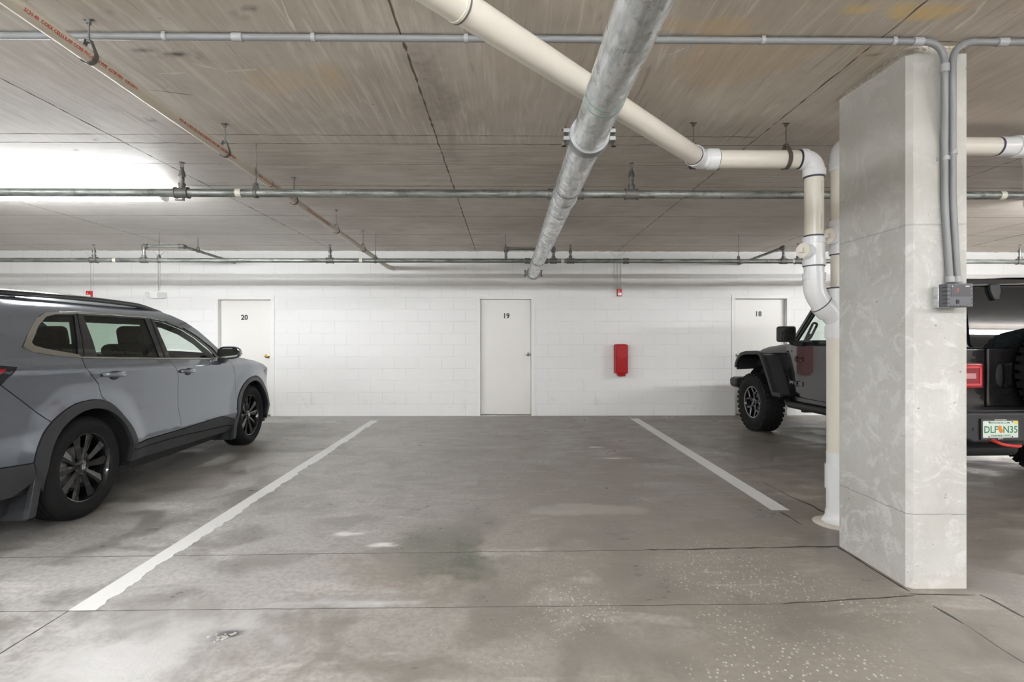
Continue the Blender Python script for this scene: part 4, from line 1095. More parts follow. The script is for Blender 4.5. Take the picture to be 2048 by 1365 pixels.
def alloy_wheel(parent, loc, side, kind, R, RR, wd, name='wheel', has_disc=True, steer=0):
    """wheel > tyre, centre cap, brake disc; axis along x, outer face towards +x*side"""
    S = side; f = lambda x: x * S
    X = Vector((S, 0, 0))
    o = MB()
    # barrel and lip (x measured outward from the wheel centre plane)
    h = wd / 2
    o.lathe([(RR - .012, h - .012), (RR - .004, h - .008), (RR, h - .016), (RR - .004, h - .03), (RR - .022, h - .045), (RR - .030, 0), (RR - .022, -h + .03), (RR, -h + .012)], (0, 0, 0), X, 56)
    o.lathe([(RR - .010, h - .013), (RR - .020, h - .030), (RR - .024, h - .05)], (0, 0, 0), X, 56)
    def spoke(a, r0, r1, w0, w1, skew, x0, x1, ridge=.010, thick=.022):
        ca, sa = math.cos(a), math.sin(a)
        def P(r, t, x): return Vector((S * x, r * ca - t * sa, r * sa + t * ca))
        v = []
        for r, w_, x, t0 in ((r0, w0, x0, 0), ((r0 + r1) / 2, (w0 + w1) * .48, (x0 + x1) / 2 + .004, skew * .5), (r1, w1, x1, skew)):
            v += [P(r, t0 - w_, x - ridge), P(r, t0 - w_ * .25 * (1 if skew >= 0 else -1) * 1.6, x), P(r, t0 + w_, x - ridge), P(r, t0 + w_ * .8, x - thick), P(r, t0 - w_ * .8, x - thick)]
        fs = []
        for j in range(2):
            for k in range(5): fs.append((j * 5 + k, j * 5 + (k + 1) % 5, (j + 1) * 5 + (k + 1) % 5, (j + 1) * 5 + k))
        fs += [(0, 1, 2, 3, 4), (10, 11, 12, 13, 14)]
        return v, fs
    E = MB()
    if kind == 'ten':
        for k in range(5):
            a = 2 * PI * k / 5 + math.radians(90)
            for s_ in (-1, 1):
                o.add(*spoke(a + s_ * math.radians(13), .048, RR - .014, .016, .036, s_ * .016, h - .040, h - .022))
                # bright bevel on the edge of the spoke
                b = a + s_ * math.radians(13); ca, sa = math.cos(b), math.sin(b)
                P = lambda r, t, x: Vector((S * x, r * ca - t * sa, r * sa + t * ca))
                t1 = s_ * .016 - s_ * .036
                E.tube([P(.055, -s_ * .012, h - .047), P(.15, s_ * .008 - s_ * .019, h - .037), P(RR - .018, t1, h - .030)], .0016, 6)
        o.lathe([(0, h - .034), (.040, h - .036), (.060, h - .046), (.066, h - .075), (.05, h - .09)], (0, 0, 0), X, 30)
    else:
        for k in range(5):
            a = 2 * PI * k / 5 + math.radians(90 + 8)
            for s_ in (-1, 1):
                for seg_, (r0, r1, b0, b1) in enumerate(((.050, .115, 0, 0), (.115, RR - .012, 0, s_ * 13))):
                    if seg_ == 0 and s_ > 0: continue
                    c0 = a + math.radians(b0); c1 = a + math.radians(b1) * (1)
                    p0 = Vector((0, math.cos(c0) * r0, math.sin(c0) * r0)); p1 = Vector((0, math.cos(c1 + (0)) * r1, math.sin(c1) * r1))
                    if seg_ == 1:
                        c1 = a + math.radians(s_ * 22); p1 = Vector((0, math.cos(c1) * r1, math.sin(c1) * r1))
                    d = (p1 - p0).normalized(); t = Vector((0, -d.z, d.y)); wv = .018 if seg_ == 0 else .012
                    xx = h - .042 if seg_ == 0 else h - .038
                    vs = []
                    for p, x_ in ((p0, xx), (p1, h - .026)):
                        for e, dx in ((-wv, -.004), (-wv * .7, 0), (wv * .7, 0), (wv, -.004), (wv * .8, -.026), (-wv * .8, -.026)):
                            q = p + t * e; vs.append(Vector((S * (x_ + dx), q.y, q.z)))
                    o.add(vs, [(j, (j + 1) % 6, 6 + (j + 1) % 6, 6 + j) for j in range(6)] + [tuple(range(6)), tuple(range(6, 12))])
                    for e in (-1, 1):
                        a0 = p0 + t * e * wv * .85; a1 = p1 + t * e * wv * .85
                        E.tube([(S * (xx + .001), a0.y, a0.z), (S * (h - .025), a1.y, a1.z)], .0026, 6)
        o.lathe([(0, h - .036), (.036, h - .036), (.060, h - .044), (.066, h - .075), (.05, h - .09)], (0, 0, 0), X, 30)
        E.lathe([(RR - .008, h - .008), (RR - .018, h - .010), (RR - .018, h - .014), (RR - .008, h - .012)], (0, 0, 0), X, 56, closed=True)
    w_ = o.build(name, M['rim'], parent); w_.location = loc; w_.rotation_euler = (0, 0, steer)
    E.build('machined_spoke_edge', M['rimedge'] if kind != 'ten' else M['rimdark'], w_)
    # tyre
    T = MB(); rg = []
    tw = h + .004
    prof_ = [(RR - .006, h - .012), (RR + .006, h - .002), (RR + (R - RR) * .30, tw + .006), (RR + (R - RR) * .55, tw + .007), (R - .035, tw - .002), (R - .014, h - .014), (R - .004, h - .030)]
    grooves = (-.055, -.018, .018, .055) if kind == 'ten' else (-.035, .035)
    xs_ = []; x_ = h - .045
    tread = []
    for gx in sorted(grooves, reverse=True): tread += [(R, gx + .006), (R - .009, gx + .004), (R - .009, gx - .004), (R, gx - .006)]
    prof_ += [(R, h - .045)] + tread + [(R, -h + .045)]
    prof_ += [(a, -b) for a, b in [(R - .004, h - .030), (R - .014, h - .014), (R - .035, tw - .002), (RR + (R - RR) * .55, tw + .007), (RR + (R - RR) * .30, tw + .006), (RR - .006, h - .012)]]
    T.lathe(prof_, (0, 0, 0), X, 72)
    T.lathe([(RR + (R - RR) * .42, tw + .0065), (RR + (R - RR) * .44, tw + .0085), (RR + (R - RR) * .46, tw + .0065)], (0, 0, 0), X, 72)
    if kind != 'ten':
        random.seed(4)
        n = 34
        for k in range(n):
            for s_ in (-1, 1):
                a = 2 * PI * (k + (.5 if s_ > 0 else 0)) / n; rot = Matrix.Rotation(a, 3, 'X')
                L = .038 if k % 2 else .050
                def bx(x0, x1, t, r0, r1):
                    vs = [rot @ Vector((x, y, z)) for z in (r0, r1) for y in (-t, t) for x in (x0, x1)]
                    T.add(vs, [(0, 2, 3, 1), (4, 5, 7, 6), (0, 1, 5, 4), (1, 3, 7, 5), (3, 2, 6, 7), (2, 0, 4, 6)])
                bx(min(s_ * (h - L - .03), s_ * (h + .004)), max(s_ * (h - L - .03), s_ * (h + .004)), .023, R - .05 if k % 2 else R - .07, R + .004)
                a = 2 * PI * (k + .25) / n; rot = Matrix.Rotation(a, 3, 'X')
                bx(-.030 + s_ * .028, .012 + s_ * .028, .017, R - .015, R + .004)
    T.build('tyre', M['tyre'], w_)
    if has_disc:
        D = MB(); D.lathe([(.03, h - .10), (.150, h - .10), (.150, h - .12), (.03, h - .12)], (0, 0, 0), X, 40); D.build('brake_disc', M['disc'], w_)
        c = MB(); c.prism(arc(0, 0, .165, 150, 210, 8) + arc(0, 0, .105, 210, 150, 8), lambda a, b, d: (S * d, a, b), h - .135, h - .070); c.build('brake_caliper', M['disc'] if kind == 'ten' else M['matte'], w_, bevel=.006)
    for k in range(5):
        n_ = MB(); a = 2 * PI * k / 5 + math.radians(54); n_.cyl((S * (h - .062), .045 * math.cos(a) * 1.15, .045 * math.sin(a) * 1.15), (S * (h - .038), .045 * 1.15 * math.cos(a), .045 * 1.15 * math.sin(a)), .0085, n=6, smooth=False)
        n_.build('lug_nut', M['rimedge'] if kind != 'ten' else M['gloss'], w_)
    cc = MB(); cc.lathe([(0, 0), (.030, 0), (.031, .004), (.026, .007), (0, .008)], (S * (h - .037), 0, 0), X, 24); cp = cc.build('centre_cap', M['gloss'], w_)
    if kind == 'ten':
        e = MB(); x0, x1 = h - .0295, h - .0275
        fr = lambda a, b, d: (S * d, -S * -a, b)
        outer = [(-.017, .016), (.017, .016), (.014, -.016), (-.014, -.016)]
        for poly in ([(-.018, .017), (.018, .017), (.018, .014), (-.018, .014)], [(-.015, -.014), (.015, -.014), (.015, -.017), (-.015, -.017)],
                     [(-.018, .017), (-.0155, .017), (-.0125, -.017), (-.015, -.017)], [(.018, .017), (.0155, .017), (.0125, -.017), (.015, -.017)],
                     [(-.012, .0125), (-.0075, .0125), (-.0055, -.0125), (-.0095, -.0125)], [(.012, .0125), (.0075, .0125), (.0055, -.0125), (.0095, -.0125)],
                     [(-.0072, .0035), (.0072, .0035), (.0065, -.002), (-.0065, -.002)]):
            e.prism(poly, fr, x0, x1)
        e.build('wheel_emblem', M['bright'], w_)
    return w_

def spl(P, k=4):
    out = []
    n = len(P)
    for i in range(n - 1):
        p0, p1, p2, p3 = (Vector(P[max(i - 1, 0)]), Vector(P[i]), Vector(P[i + 1]), Vector(P[min(i + 2, n - 1)]))
        for j in range(k):
            t = j / k
            q = .5 * ((2 * p1) + (p2 - p0) * t + (2 * p0 - 5 * p1 + 4 * p2 - p3) * t * t + (3 * p1 - p0 - 3 * p2 + p3) * t ** 3)
            out.append((q.x, q.y))
    out.append(tuple(P[-1])); return out
def build_crossover(loc, rz):
    car = thing('car', 'blue-grey crossover car parked nose to the wall at the left', 'car', loc, rz)
    AR = [(.482, .445), (.458, .535), (.397, .633), (.279, .755), (.152, .835), (0, .862), (-.16, .849), (-.30, .79), (-.40, .712), (-.47, .615), (-.512, .515)]
    AF = [(2.215, .40), (2.244, .575), (2.31, .675), (2.41, .765), (2.53, .825), (2.68, .853), (2.83, .842), (2.96, .790), (3.07, .70), (3.14, .58), (3.175, .45), (3.18, .385)]
    ARs = spl(AR); AFs = spl(AF)
    AFi = arc(2.70, .37, .425, 186, -4, 20); ARi = arc(0, .37, .425, -8, 188, 20)
    BELT = [(-.478, 1.256), (-.424, 1.226), (-.25, 1.197), (-.027, 1.174), (.481, 1.152), (1.017, 1.131), (1.889, 1.098), (2.02, 1.088)]
    DLO = [(-.478, 1.256), (-.387, 1.337), (-.235, 1.445), (-.19, 1.470), (-.13, 1.490), (.0, 1.503), (.158, 1.513), (.534, 1.519), (1.005, 1.517), (1.257, 1.494), (1.515, 1.432), (1.721, 1.339), (1.90, 1.222), (2.02, 1.088)]
    TOPR = [(-1.00, .34), (-1.045, .55), (-1.055, .80), (-1.035, .98), (-.985, 1.15), (-.91, 1.28), (-.80, 1.42), (-.70, 1.515), (-.58, 1.575)]
    ROOF = [(-.41, 1.594), (0, 1.616), (.40, 1.624), (.80, 1.620), (1.10, 1.606), (1.30, 1.583), (1.45, 1.545)]
    APIL = [(1.60, 1.492), (1.76, 1.412), (1.90, 1.322), (2.02, 1.222), (2.12, 1.130)]
    HOOD = [(2.28, 1.108), (2.55, 1.078), (2.80, 1.040), (3.02, .990), (3.18, .935)]
    NOSE = [(3.30, .880), (3.40, .79), (3.45, .66), (3.465, .50), (3.455, .36), (3.42, .24)]
    SILLT = [(.482, .445), (.634, .455), (1.133, .457), (1.913, .466), (2.041, .437), (2.215, .385)]
    sR = [(-.027, 1.168), (-.052, 1.102), (.02, 1.03), (.084, .971), (.105, .872), (.152, .835)]
    sM = [(1.017, 1.127), (1.027, 1.079), (1.07, 1.02), (1.107, .954), (1.115, .80), (1.113, .659), (1.133, .52), (1.133, .457)]
    sF = [(2.10, 1.108), (2.129, 1.061), (2.20, .96), (2.238, .897), (2.246, .76), (2.244, .575)]
    def rng(P, a, b):
        return P[a:b]
    def ell(x, y, a=.066, b_=.036): return [(x + a * math.cos(2 * PI * i / 20), y + b_ * math.sin(2 * PI * i / 20)) for i in range(20)]
    for side in (1, -1):
        L = lambda poly, off, name, mat, **k: lift(poly, off, side, name=name, mat=M[mat], parent=car, **k)
        # painted flank
        quarter = BELT[3::-1][1:] + DLO[1:] + [(2.10, 1.108)] + APIL[::-1] + ROOF[::-1] + TOPR[:4:-1] + [(-.985, 1.15), (-.80, 1.155), (-.60, 1.132), (-.70, 1.03), (-.351, .745)] + AR[6:4:-1] + [(.152, .835)] + sR[-2::-1]
        quarter = [BELT[3]] + BELT[2::-1] + DLO[1:] + [(2.10, 1.108)] + APIL[::-1][0:] + ROOF[::-1] + TOPR[:4:-1] + [(-.985, 1.15), (-.80, 1.158), (-.597, 1.132), (-.70, 1.03)] + ARs[30:15:-1] + sR[4::-1][:-1]
        L(quarter, 0, 'quarter_panel_and_roof_rail_panel' if 0 else 'body_side', 'paint')
        bump = ARs[30:41] + [ (-.75, .535), (-1.045, .55), (-1.055, .80), (-1.035, .98), (-1.02, 1.03), (-.70, 1.03)]
        L(bump, 0, 'rear_bumper_side', 'paint')
        L([(-.70, 1.03), (-1.02, 1.03), (-.985, 1.15), (-.80, 1.158), (-.597, 1.132)], -.002, 'tail_light', 'gloss')
        L([(-.735, 1.075), (-1.0, 1.06), (-.975, 1.125), (-.78, 1.138), (-.66, 1.126)], .004, 'tail_light_lens', 'tail', gap=.004)
        L(sR + ARs[15::-1] + SILLT[1:3] + sM[::-1][1:] + [BELT[4]], 0, 'rear_door', 'paint', holes=(ell(.250, 1.026),))
        L(sM + SILLT[3:] + [(2.244, .575)] + sF[::-1][1:] + [BELT[6]], 0, 'front_door', 'paint', holes=(ell(1.263, .994),))
        fender = sF + AFs[5:37] + [(3.22, .70), (3.20, .82), (3.08, .90), (3.18, .935)] + HOOD[::-1][1:] + [(2.12, 1.126)]
        L(fender, 0, 'front_fender', 'paint')
        L([(3.08, .90), (3.18, .933), (3.30, .878), (3.40, .788), (3.20, .82)], -.001, 'headlight', 'gloss')
        L([(3.22, .70), (3.20, .82), (3.40, .79), (3.45, .66), (3.465, .50), (3.455, .44)] + AFs[40:35:-1], 0, 'front_bumper_side', 'paint')
        L([(3.18, .385), (3.175, .45), (3.455, .44), (3.455, .36), (3.42, .24), (3.18, .25), (3.13, .33)], .010, 'front_lower_cladding', 'clad')
        # dark cladding
        L(ARs + [(-.50, .40), (-.415, .30)] + ARi[::-1] + [(.43, .40)], .008, 'wheel_arch_trim', 'clad', depth=.03)
        L([(2.215, .40)] + AFs[3:] + [(3.14, .30)] + AFi[::-1] + [(2.245, .33)], .008, 'wheel_arch_trim', 'clad', depth=.03)
        L(SILLT + [(2.26, .30), (2.05, .345), (1.133, .395), (.45, .405), (.44, .44)], .010, 'sill_trim', 'clad')
        L([(.44, .40), (1.133, .390), (2.05, .340), (2.27, .30), (2.23, .262), (1.194, .285), (.42, .31)], .004, 'sill_trim', 'clad')
        L([(-.512, .515), (-.75, .535), (-1.045, .55), (-1.00, .34), (-.62, .33), (-.50, .40)], .006, 'rear_lower_cladding', 'clad')
        # mud flaps
        for cx_ in (0, 2.7):
            m = MB(); y0 = cx_ - .475
            m.prism([(.70, .16), (.925, .16), (.945, .42), (.70, .42)], lambda a, b, d: (side * a, d + (b - .42) * .28, b), y0, y0 + .012)
            m.prism([(.905, .17), (.945, .17), (.950, .52), (.925, .52)], lambda a, b, d: (side * a, d + (b - .42) * .20, b), y0 - .03, y0 + .03); m.build('mud_flap', M['clad'], car, bevel=.004)
        # glass, pillars and trim
        QG = [(-.395, 1.280), (-.262, 1.392), (-.20, 1.437), (-.143, 1.462), (-.05, 1.482), (.135, 1.491), (-.041, 1.193), (-.305, 1.238)]
        RG = [(.226, 1.495), (.963, 1.496), (.905, 1.146), (.145, 1.180)]
        FG = [(1.093, 1.493), (1.24, 1.474), (1.5, 1.408), (1.68, 1.322), (1.84, 1.212), (1.915, 1.115), (1.067, 1.138)]
        pill = [(-.045, 1.176)] + [(-.424, 1.229), (-.47, 1.256), (-.387, 1.335), (-.235, 1.440), (-.13, 1.484), (.158, 1.507), (.534, 1.512), (1.005, 1.510), (1.257, 1.487), (1.515, 1.424), (1.721, 1.331), (1.90, 1.214), (2.01, 1.094), (1.889, 1.102), (1.017, 1.135), (.481, 1.156)]
        for nm, gp, mt in (('quarter_glass', QG, 'privacy'), ('rear_door_glass', RG, 'privacy'), ('front_door_glass', FG, 'glass')):
            L(inset(gp, -.006), -.010, nm, mt, depth=.003, gap=0)
        L(pill, -.003, 'window_pillars', 'gloss', holes=(QG, RG, FG), gap=0, depth=.008, step=.035)
        L([(-.478, 1.256), (-.387, 1.340), (-.235, 1.449), (-.13, 1.494), (.05, 1.509), (.05, 1.494), (-.05, 1.486), (-.143, 1.466), (-.262, 1.396), (-.395, 1.284), (-.385, 1.262)], .006, 'window_trim', 'chrome', gap=0, depth=.012)
        L([(-.478, 1.256), (-.385, 1.262), (-.305, 1.240), (-.041, 1.195), (-.025, 1.170), (-.25, 1.193), (-.424, 1.222)], .006, 'window_trim', 'chrome', gap=0, depth=.012)
        for nm, path, r, off in (('window_trim', BELT[3:7], .0075, .002), ('window_trim', DLO[5:], .006, .003)):
            pp = densify(list(path), .06)[:-1] if 0 else path
            fine = []
            for (a, b), (c, d) in zip(path, path[1:]):
                k = max(1, int(math.hypot(c - a, d - b) / .05))
                for j in range(k): fine.append((a + (c - a) * j / k, b + (d - b) * j / k))
            fine.append(path[-1])
            m = MB(); m.tube([Vector((side * (us(a, b) + off), a, b)) for a, b in fine], r, 8); m.build(nm, M['chrome'], car)
        for pa, pb in (((.175, 1.505), (.02, 1.19)), ((1.05, 1.50), (.985, 1.14))):
            m = MB(); m.tube([Vector((side * (us(pa[0] + (pb[0] - pa[0]) * t, pa[1] + (pb[1] - pa[1]) * t) + .0), pa[0] + (pb[0] - pa[0]) * t, pa[1] + (pb[1] - pa[1]) * t)) for t in (0, .25, .5, .75, 1)], .004, 6); m.build('door_frame_seal', M['matte'], car)
        for pp in ([(-.45, 1.450), (.3, 1.462), (1.0, 1.462), (1.22, 1.440), (1.46, 1.375), (1.66, 1.280), (1.86, 1.115), (2.02, 1.10), (1.90, 1.21), (1.72, 1.338), (1.52, 1.43), (1.26, 1.50), (1.0, 1.53), (.2, 1.53), (-.40, 1.50)],
                   [(-.06, 1.16), (.15, 1.16), (.25, 1.47), (.12, 1.47)], [(.84, 1.12), (1.11, 1.12), (1.13, 1.47), (.93, 1.47)], [(-.62, 1.16), (-.43, 1.18), (-.21, 1.46), (-.40, 1.48)]):
            L(pp, -.045, 'interior_trim', 'seat', gap=0, depth=.004, step=.08)
        # roof rail
        pts = []
        for i in range(31):
            s_ = -.62 + 2.02 * i / 30
            zz = 1.592 + .022 * math.sin(PI * min(1, max(0, (s_ + .62) / 2.02))) - .045 * ss(.95, 1.45, s_) - .030 * ss(-.35, -.70, s_)
            pts.append(Vector((side * .605, s_, zz + .020)))
        m = MB(); m.tube(pts, [.010] + [.021] * 29 + [.008], 12); rl = m.build('roof_rail', M['gloss'], car)
        # inner lip strip that closes the roof gutter
        # handles
        for s0, z0 in ((.232, 1.030), (1.245, .998)):
            m = MB(); rows = []
            for i in range(9):
                t = i / 8; s_ = s0 - .125 + .25 * t; bow = math.sin(PI * t) ** .5 if 0 < t < 1 else .0
                r = []
                for k in range(9):
                    a = 2 * PI * k / 8; r.append(Vector((side * (us(s_, z0) + .004 + .034 * bow + .011 * math.cos(a)), s_, z0 - .008 * (t - .5) + .016 * math.sin(a) * (.75 + .25 * bow))))
                rows.append(r)
            m.grid(rows); h_ = m.build('door_handle', M['paint'], car)
            rows = []
            for q in (1, .85, .6, .3, .02): rows.append([Vector((side * (us(a_, b_) - .001 - .034 * (1 - q ** 2.5)), a_, b_)) for a_, b_ in [(s0 + .018 + (p_[0]) * q, z0 - .004 + p_[1] * q) for p_ in ell(0, 0) + ell(0, 0)[:1]]])
            m = MB(); m.grid(rows); m.build('handle_recess', M['paint'], h_)
            m = MB(); m.tube([Vector((side * (us(s0 - .115 + .23 * t, z0) + .016 + .026 * math.sin(PI * t)), s0 - .115 + .23 * t, z0 + .016)) for t in (0, .2, .4, .6, .8, 1)], .003, 6); m.build('handle_trim', M['bright'], h_)
        # door mirror
        mc = Vector((side * 1.02, 1.865, 1.165))
        rows = []
        for i in range(13):
            t = i / 12; lat = -.115 + .235 * t; sc_ = (1 - (2 * t - 1) ** 4 * .55)
            r = []
            for k in range(17):
                a = 2 * PI * k / 16; ca, sa = math.cos(a), math.sin(a)
                yy = (.028 + .10 * max(0, ca) ** .9 if ca > 0 else .028 * (1 - abs(sa) ** 3) * -0.2) * sc_
                zz = .070 * (abs(sa) ** .75) * (1 if sa > 0 else -1) * sc_
                r.append(mc + Vector((side * lat, yy, zz)))
            rows.append(r)
        m = MB(); m.grid(rows); m.add(rows[0][:-1], [list(range(16))]); m.add(rows[-1][:-1], [list(range(16))]); mr = m.build('door_mirror', M['gloss'], car)
        m = MB(); m.prism([(a + 0, b) for a, b in rrect(.094, .052, .026)], lambda a, b, d: (side * (1.02 + a + .004), d, 1.165 + b), 1.858, 1.864); m.build('mirror_glass', M['mirror'], mr)
        m = MB(); m.prism([(.905, 1.05), (.955, 1.045), (1.02, 1.12), (.94, 1.13), (.90, 1.10)], lambda a, b, d: (side * a, d, b), 1.86, 1.945); m.build('mirror_foot', M['gloss'], mr, bevel=.012, segs=3)
        m = MB(); m.tube([mc + Vector((side * .02, .128, -.012)), mc + Vector((side * .09, .110, -.012)), mc + Vector((side * .122, .06, -.014))], .004, 6); m.build('turn_signal', M['bright'], mr)
        # dark inner body behind the seams and windows
        low = [(-1.0, .36), (-1.02, .9), (-.95, 1.13), (2.1, 1.08), (3.1, .93), (3.38, .75), (3.42, .36), (3.14, .30)] + arc(2.70, .37, .44, -6, 186, 18) + [(2.25, .28), (.44, .30)] + arc(0, .37, .44, -8, 188, 18) + [(-.44, .30)]
        L(low, -.030, 'inner_panel', 'matte', gap=0, step=.09)
        for cx_ in (0, 2.7):
            m = MB(); rows = []
            for a in arc(0, 0, .462, -12, 192, 24):
                rows.append([Vector((side * .60, cx_ + a[0], .37 + a[1])), Vector((side * (us(cx_ + a[0], .37 + a[1]) - .012), cx_ + a[0], .37 + a[1]))])
            m.grid(rows)
            m.add([Vector((side * .60, cx_ + a[0], .37 + a[1])) for a in arc(0, 0, .462, -12, 192, 24)], [list(range(25))]); m.build('wheel_arch_liner', M['liner'], car)
            alloy_wheel(car, (side * .785, cx_, .37), side, 'ten', .370, .252, .235)
    # cross-body skins
    def skin(prof2, name, mat, bulge, nu=14, off=0, uscale=1.0, par=None):
        rows = []
        n = len(prof2)
        for i, (s_, z_) in enumerate(prof2):
            a = prof2[max(i - 1, 0)]; b = prof2[min(i + 1, n - 1)]; t = Vector((b[0] - a[0], b[1] - a[1])).normalized()
            nn = Vector((-t.y, t.x)); bu = bulge(s_, z_) if callable(bulge) else bulge
            u_ = us(s_, z_) * uscale
            rows.append([Vector((u_ * k, s_ + nn.x * (bu * (1 - abs(k) ** 2.4) + off), z_ + nn.y * (bu * (1 - abs(k) ** 2.4) + off))) for k in [(-1 + 2 * j / nu) for j in range(nu + 1)]])
        m = MB(); m.grid(rows); return m.build(name, M[mat], par or car)
    skin(TOPR[:5], 'tailgate', 'paint', .05); skin(TOPR[4:8], 'rear_window', 'dark', .06); skin(TOPR[7:] + ROOF[:1], 'tailgate_spoiler', 'paint', .05)
    skin(ROOF, 'roof', 'paint', .030)
    skin([ROOF[-1]] + APIL, 'windscreen', 'glass', .10)
    skin([(2.10, 1.130)] + HOOD, 'bonnet', 'paint', .055)
    skin(HOOD[-1:] + NOSE[:3], 'radiator_grille', 'gloss', .10); skin(NOSE[2:], 'front_bumper', 'clad', .13)
    m = MB(); m.box(-.80, .80, -.95, 3.35, .20, .30); m.box(-.56, .56, -.95, 3.35, .30, .52); m.build('underbody', M['matte'], car)
    # cabin
    m = MB(); m.box(-.76, .76, 2.02, 2.30, .62, 1.06); m.box(-.72, .72, 1.92, 2.10, .80, 1.06); m.build('dashboard', M['seat'], car, bevel=.04, segs=3)
    m = MB(); m.lathe([(.165, -.012), (.183, 0), (.165, .012), (.155, 0)], (-.38, 1.84, 1.0), (0, -.93, .36), 28, closed=True); m.box(-.54, -.22, 1.835, 1.85, .985, 1.015); m.build('steering_wheel', M['matte'], car)
    m = MB(); m.grid([[Vector((x, s_, 1.555 + .035 * (1 - (x / .6) ** 2))) for x in (-.60, -.3, 0, .3, .60)] for s_ in (-.55, 0, .6, 1.2, 1.40)]); m.build('headliner', M['seat'], car)
    def seat(x, y, back=.66, w_=.25, hh=1.43):
        m = MB(); m.box(x - w_, x + w_, y - .05, y + .45, .42, .60); m.build('seat_cushion', M['seat'], car, bevel=.05, segs=3)
        R = Matrix.Rotation(math.radians(14), 3, 'X')
        m = MB(); m.box(x - w_, x + w_, y - .14, y - .0, .56, .56 + back, rot=R, piv=(x, y, .56)); m.build('seat_back', M['seat'], car, bevel=.055, segs=3)
        m = MB(); m.box(x - .13, x + .13, y - .27, y - .16, hh - .21, hh, rot=R, piv=(x, y - .21, hh - .1)); m.build('headrest', M['seat'], car, bevel=.052, segs=5)
        m = MB()
        for q in (-.06, .06): m.cyl((x + q, y - .20, .56 + back - .04), (x + q, y - .215, hh - .1), .006, n=8)
        m.build('headrest_posts', M['nickel'], car)
    for x in (-.37, .37): seat(x, 1.52, .74, .26, 1.44)
    for x in (-.40, 0, .40): seat(x, .36, .44, .195, 1.34)
    m = MB(); m.box(-.70, .70, -.62, -.30, .55, 1.02); m.build('parcel_cover', M['seat'], car, bevel=.02)
    m = MB(); m.box(-.09, .09, 1.50, 1.53, 1.475, 1.53); m.build('rear_view_mirror', M['matte'], car, bevel=.01)
    return car
build_crossover((-3.9737, 3.8553, 0), math.radians(2.2387))

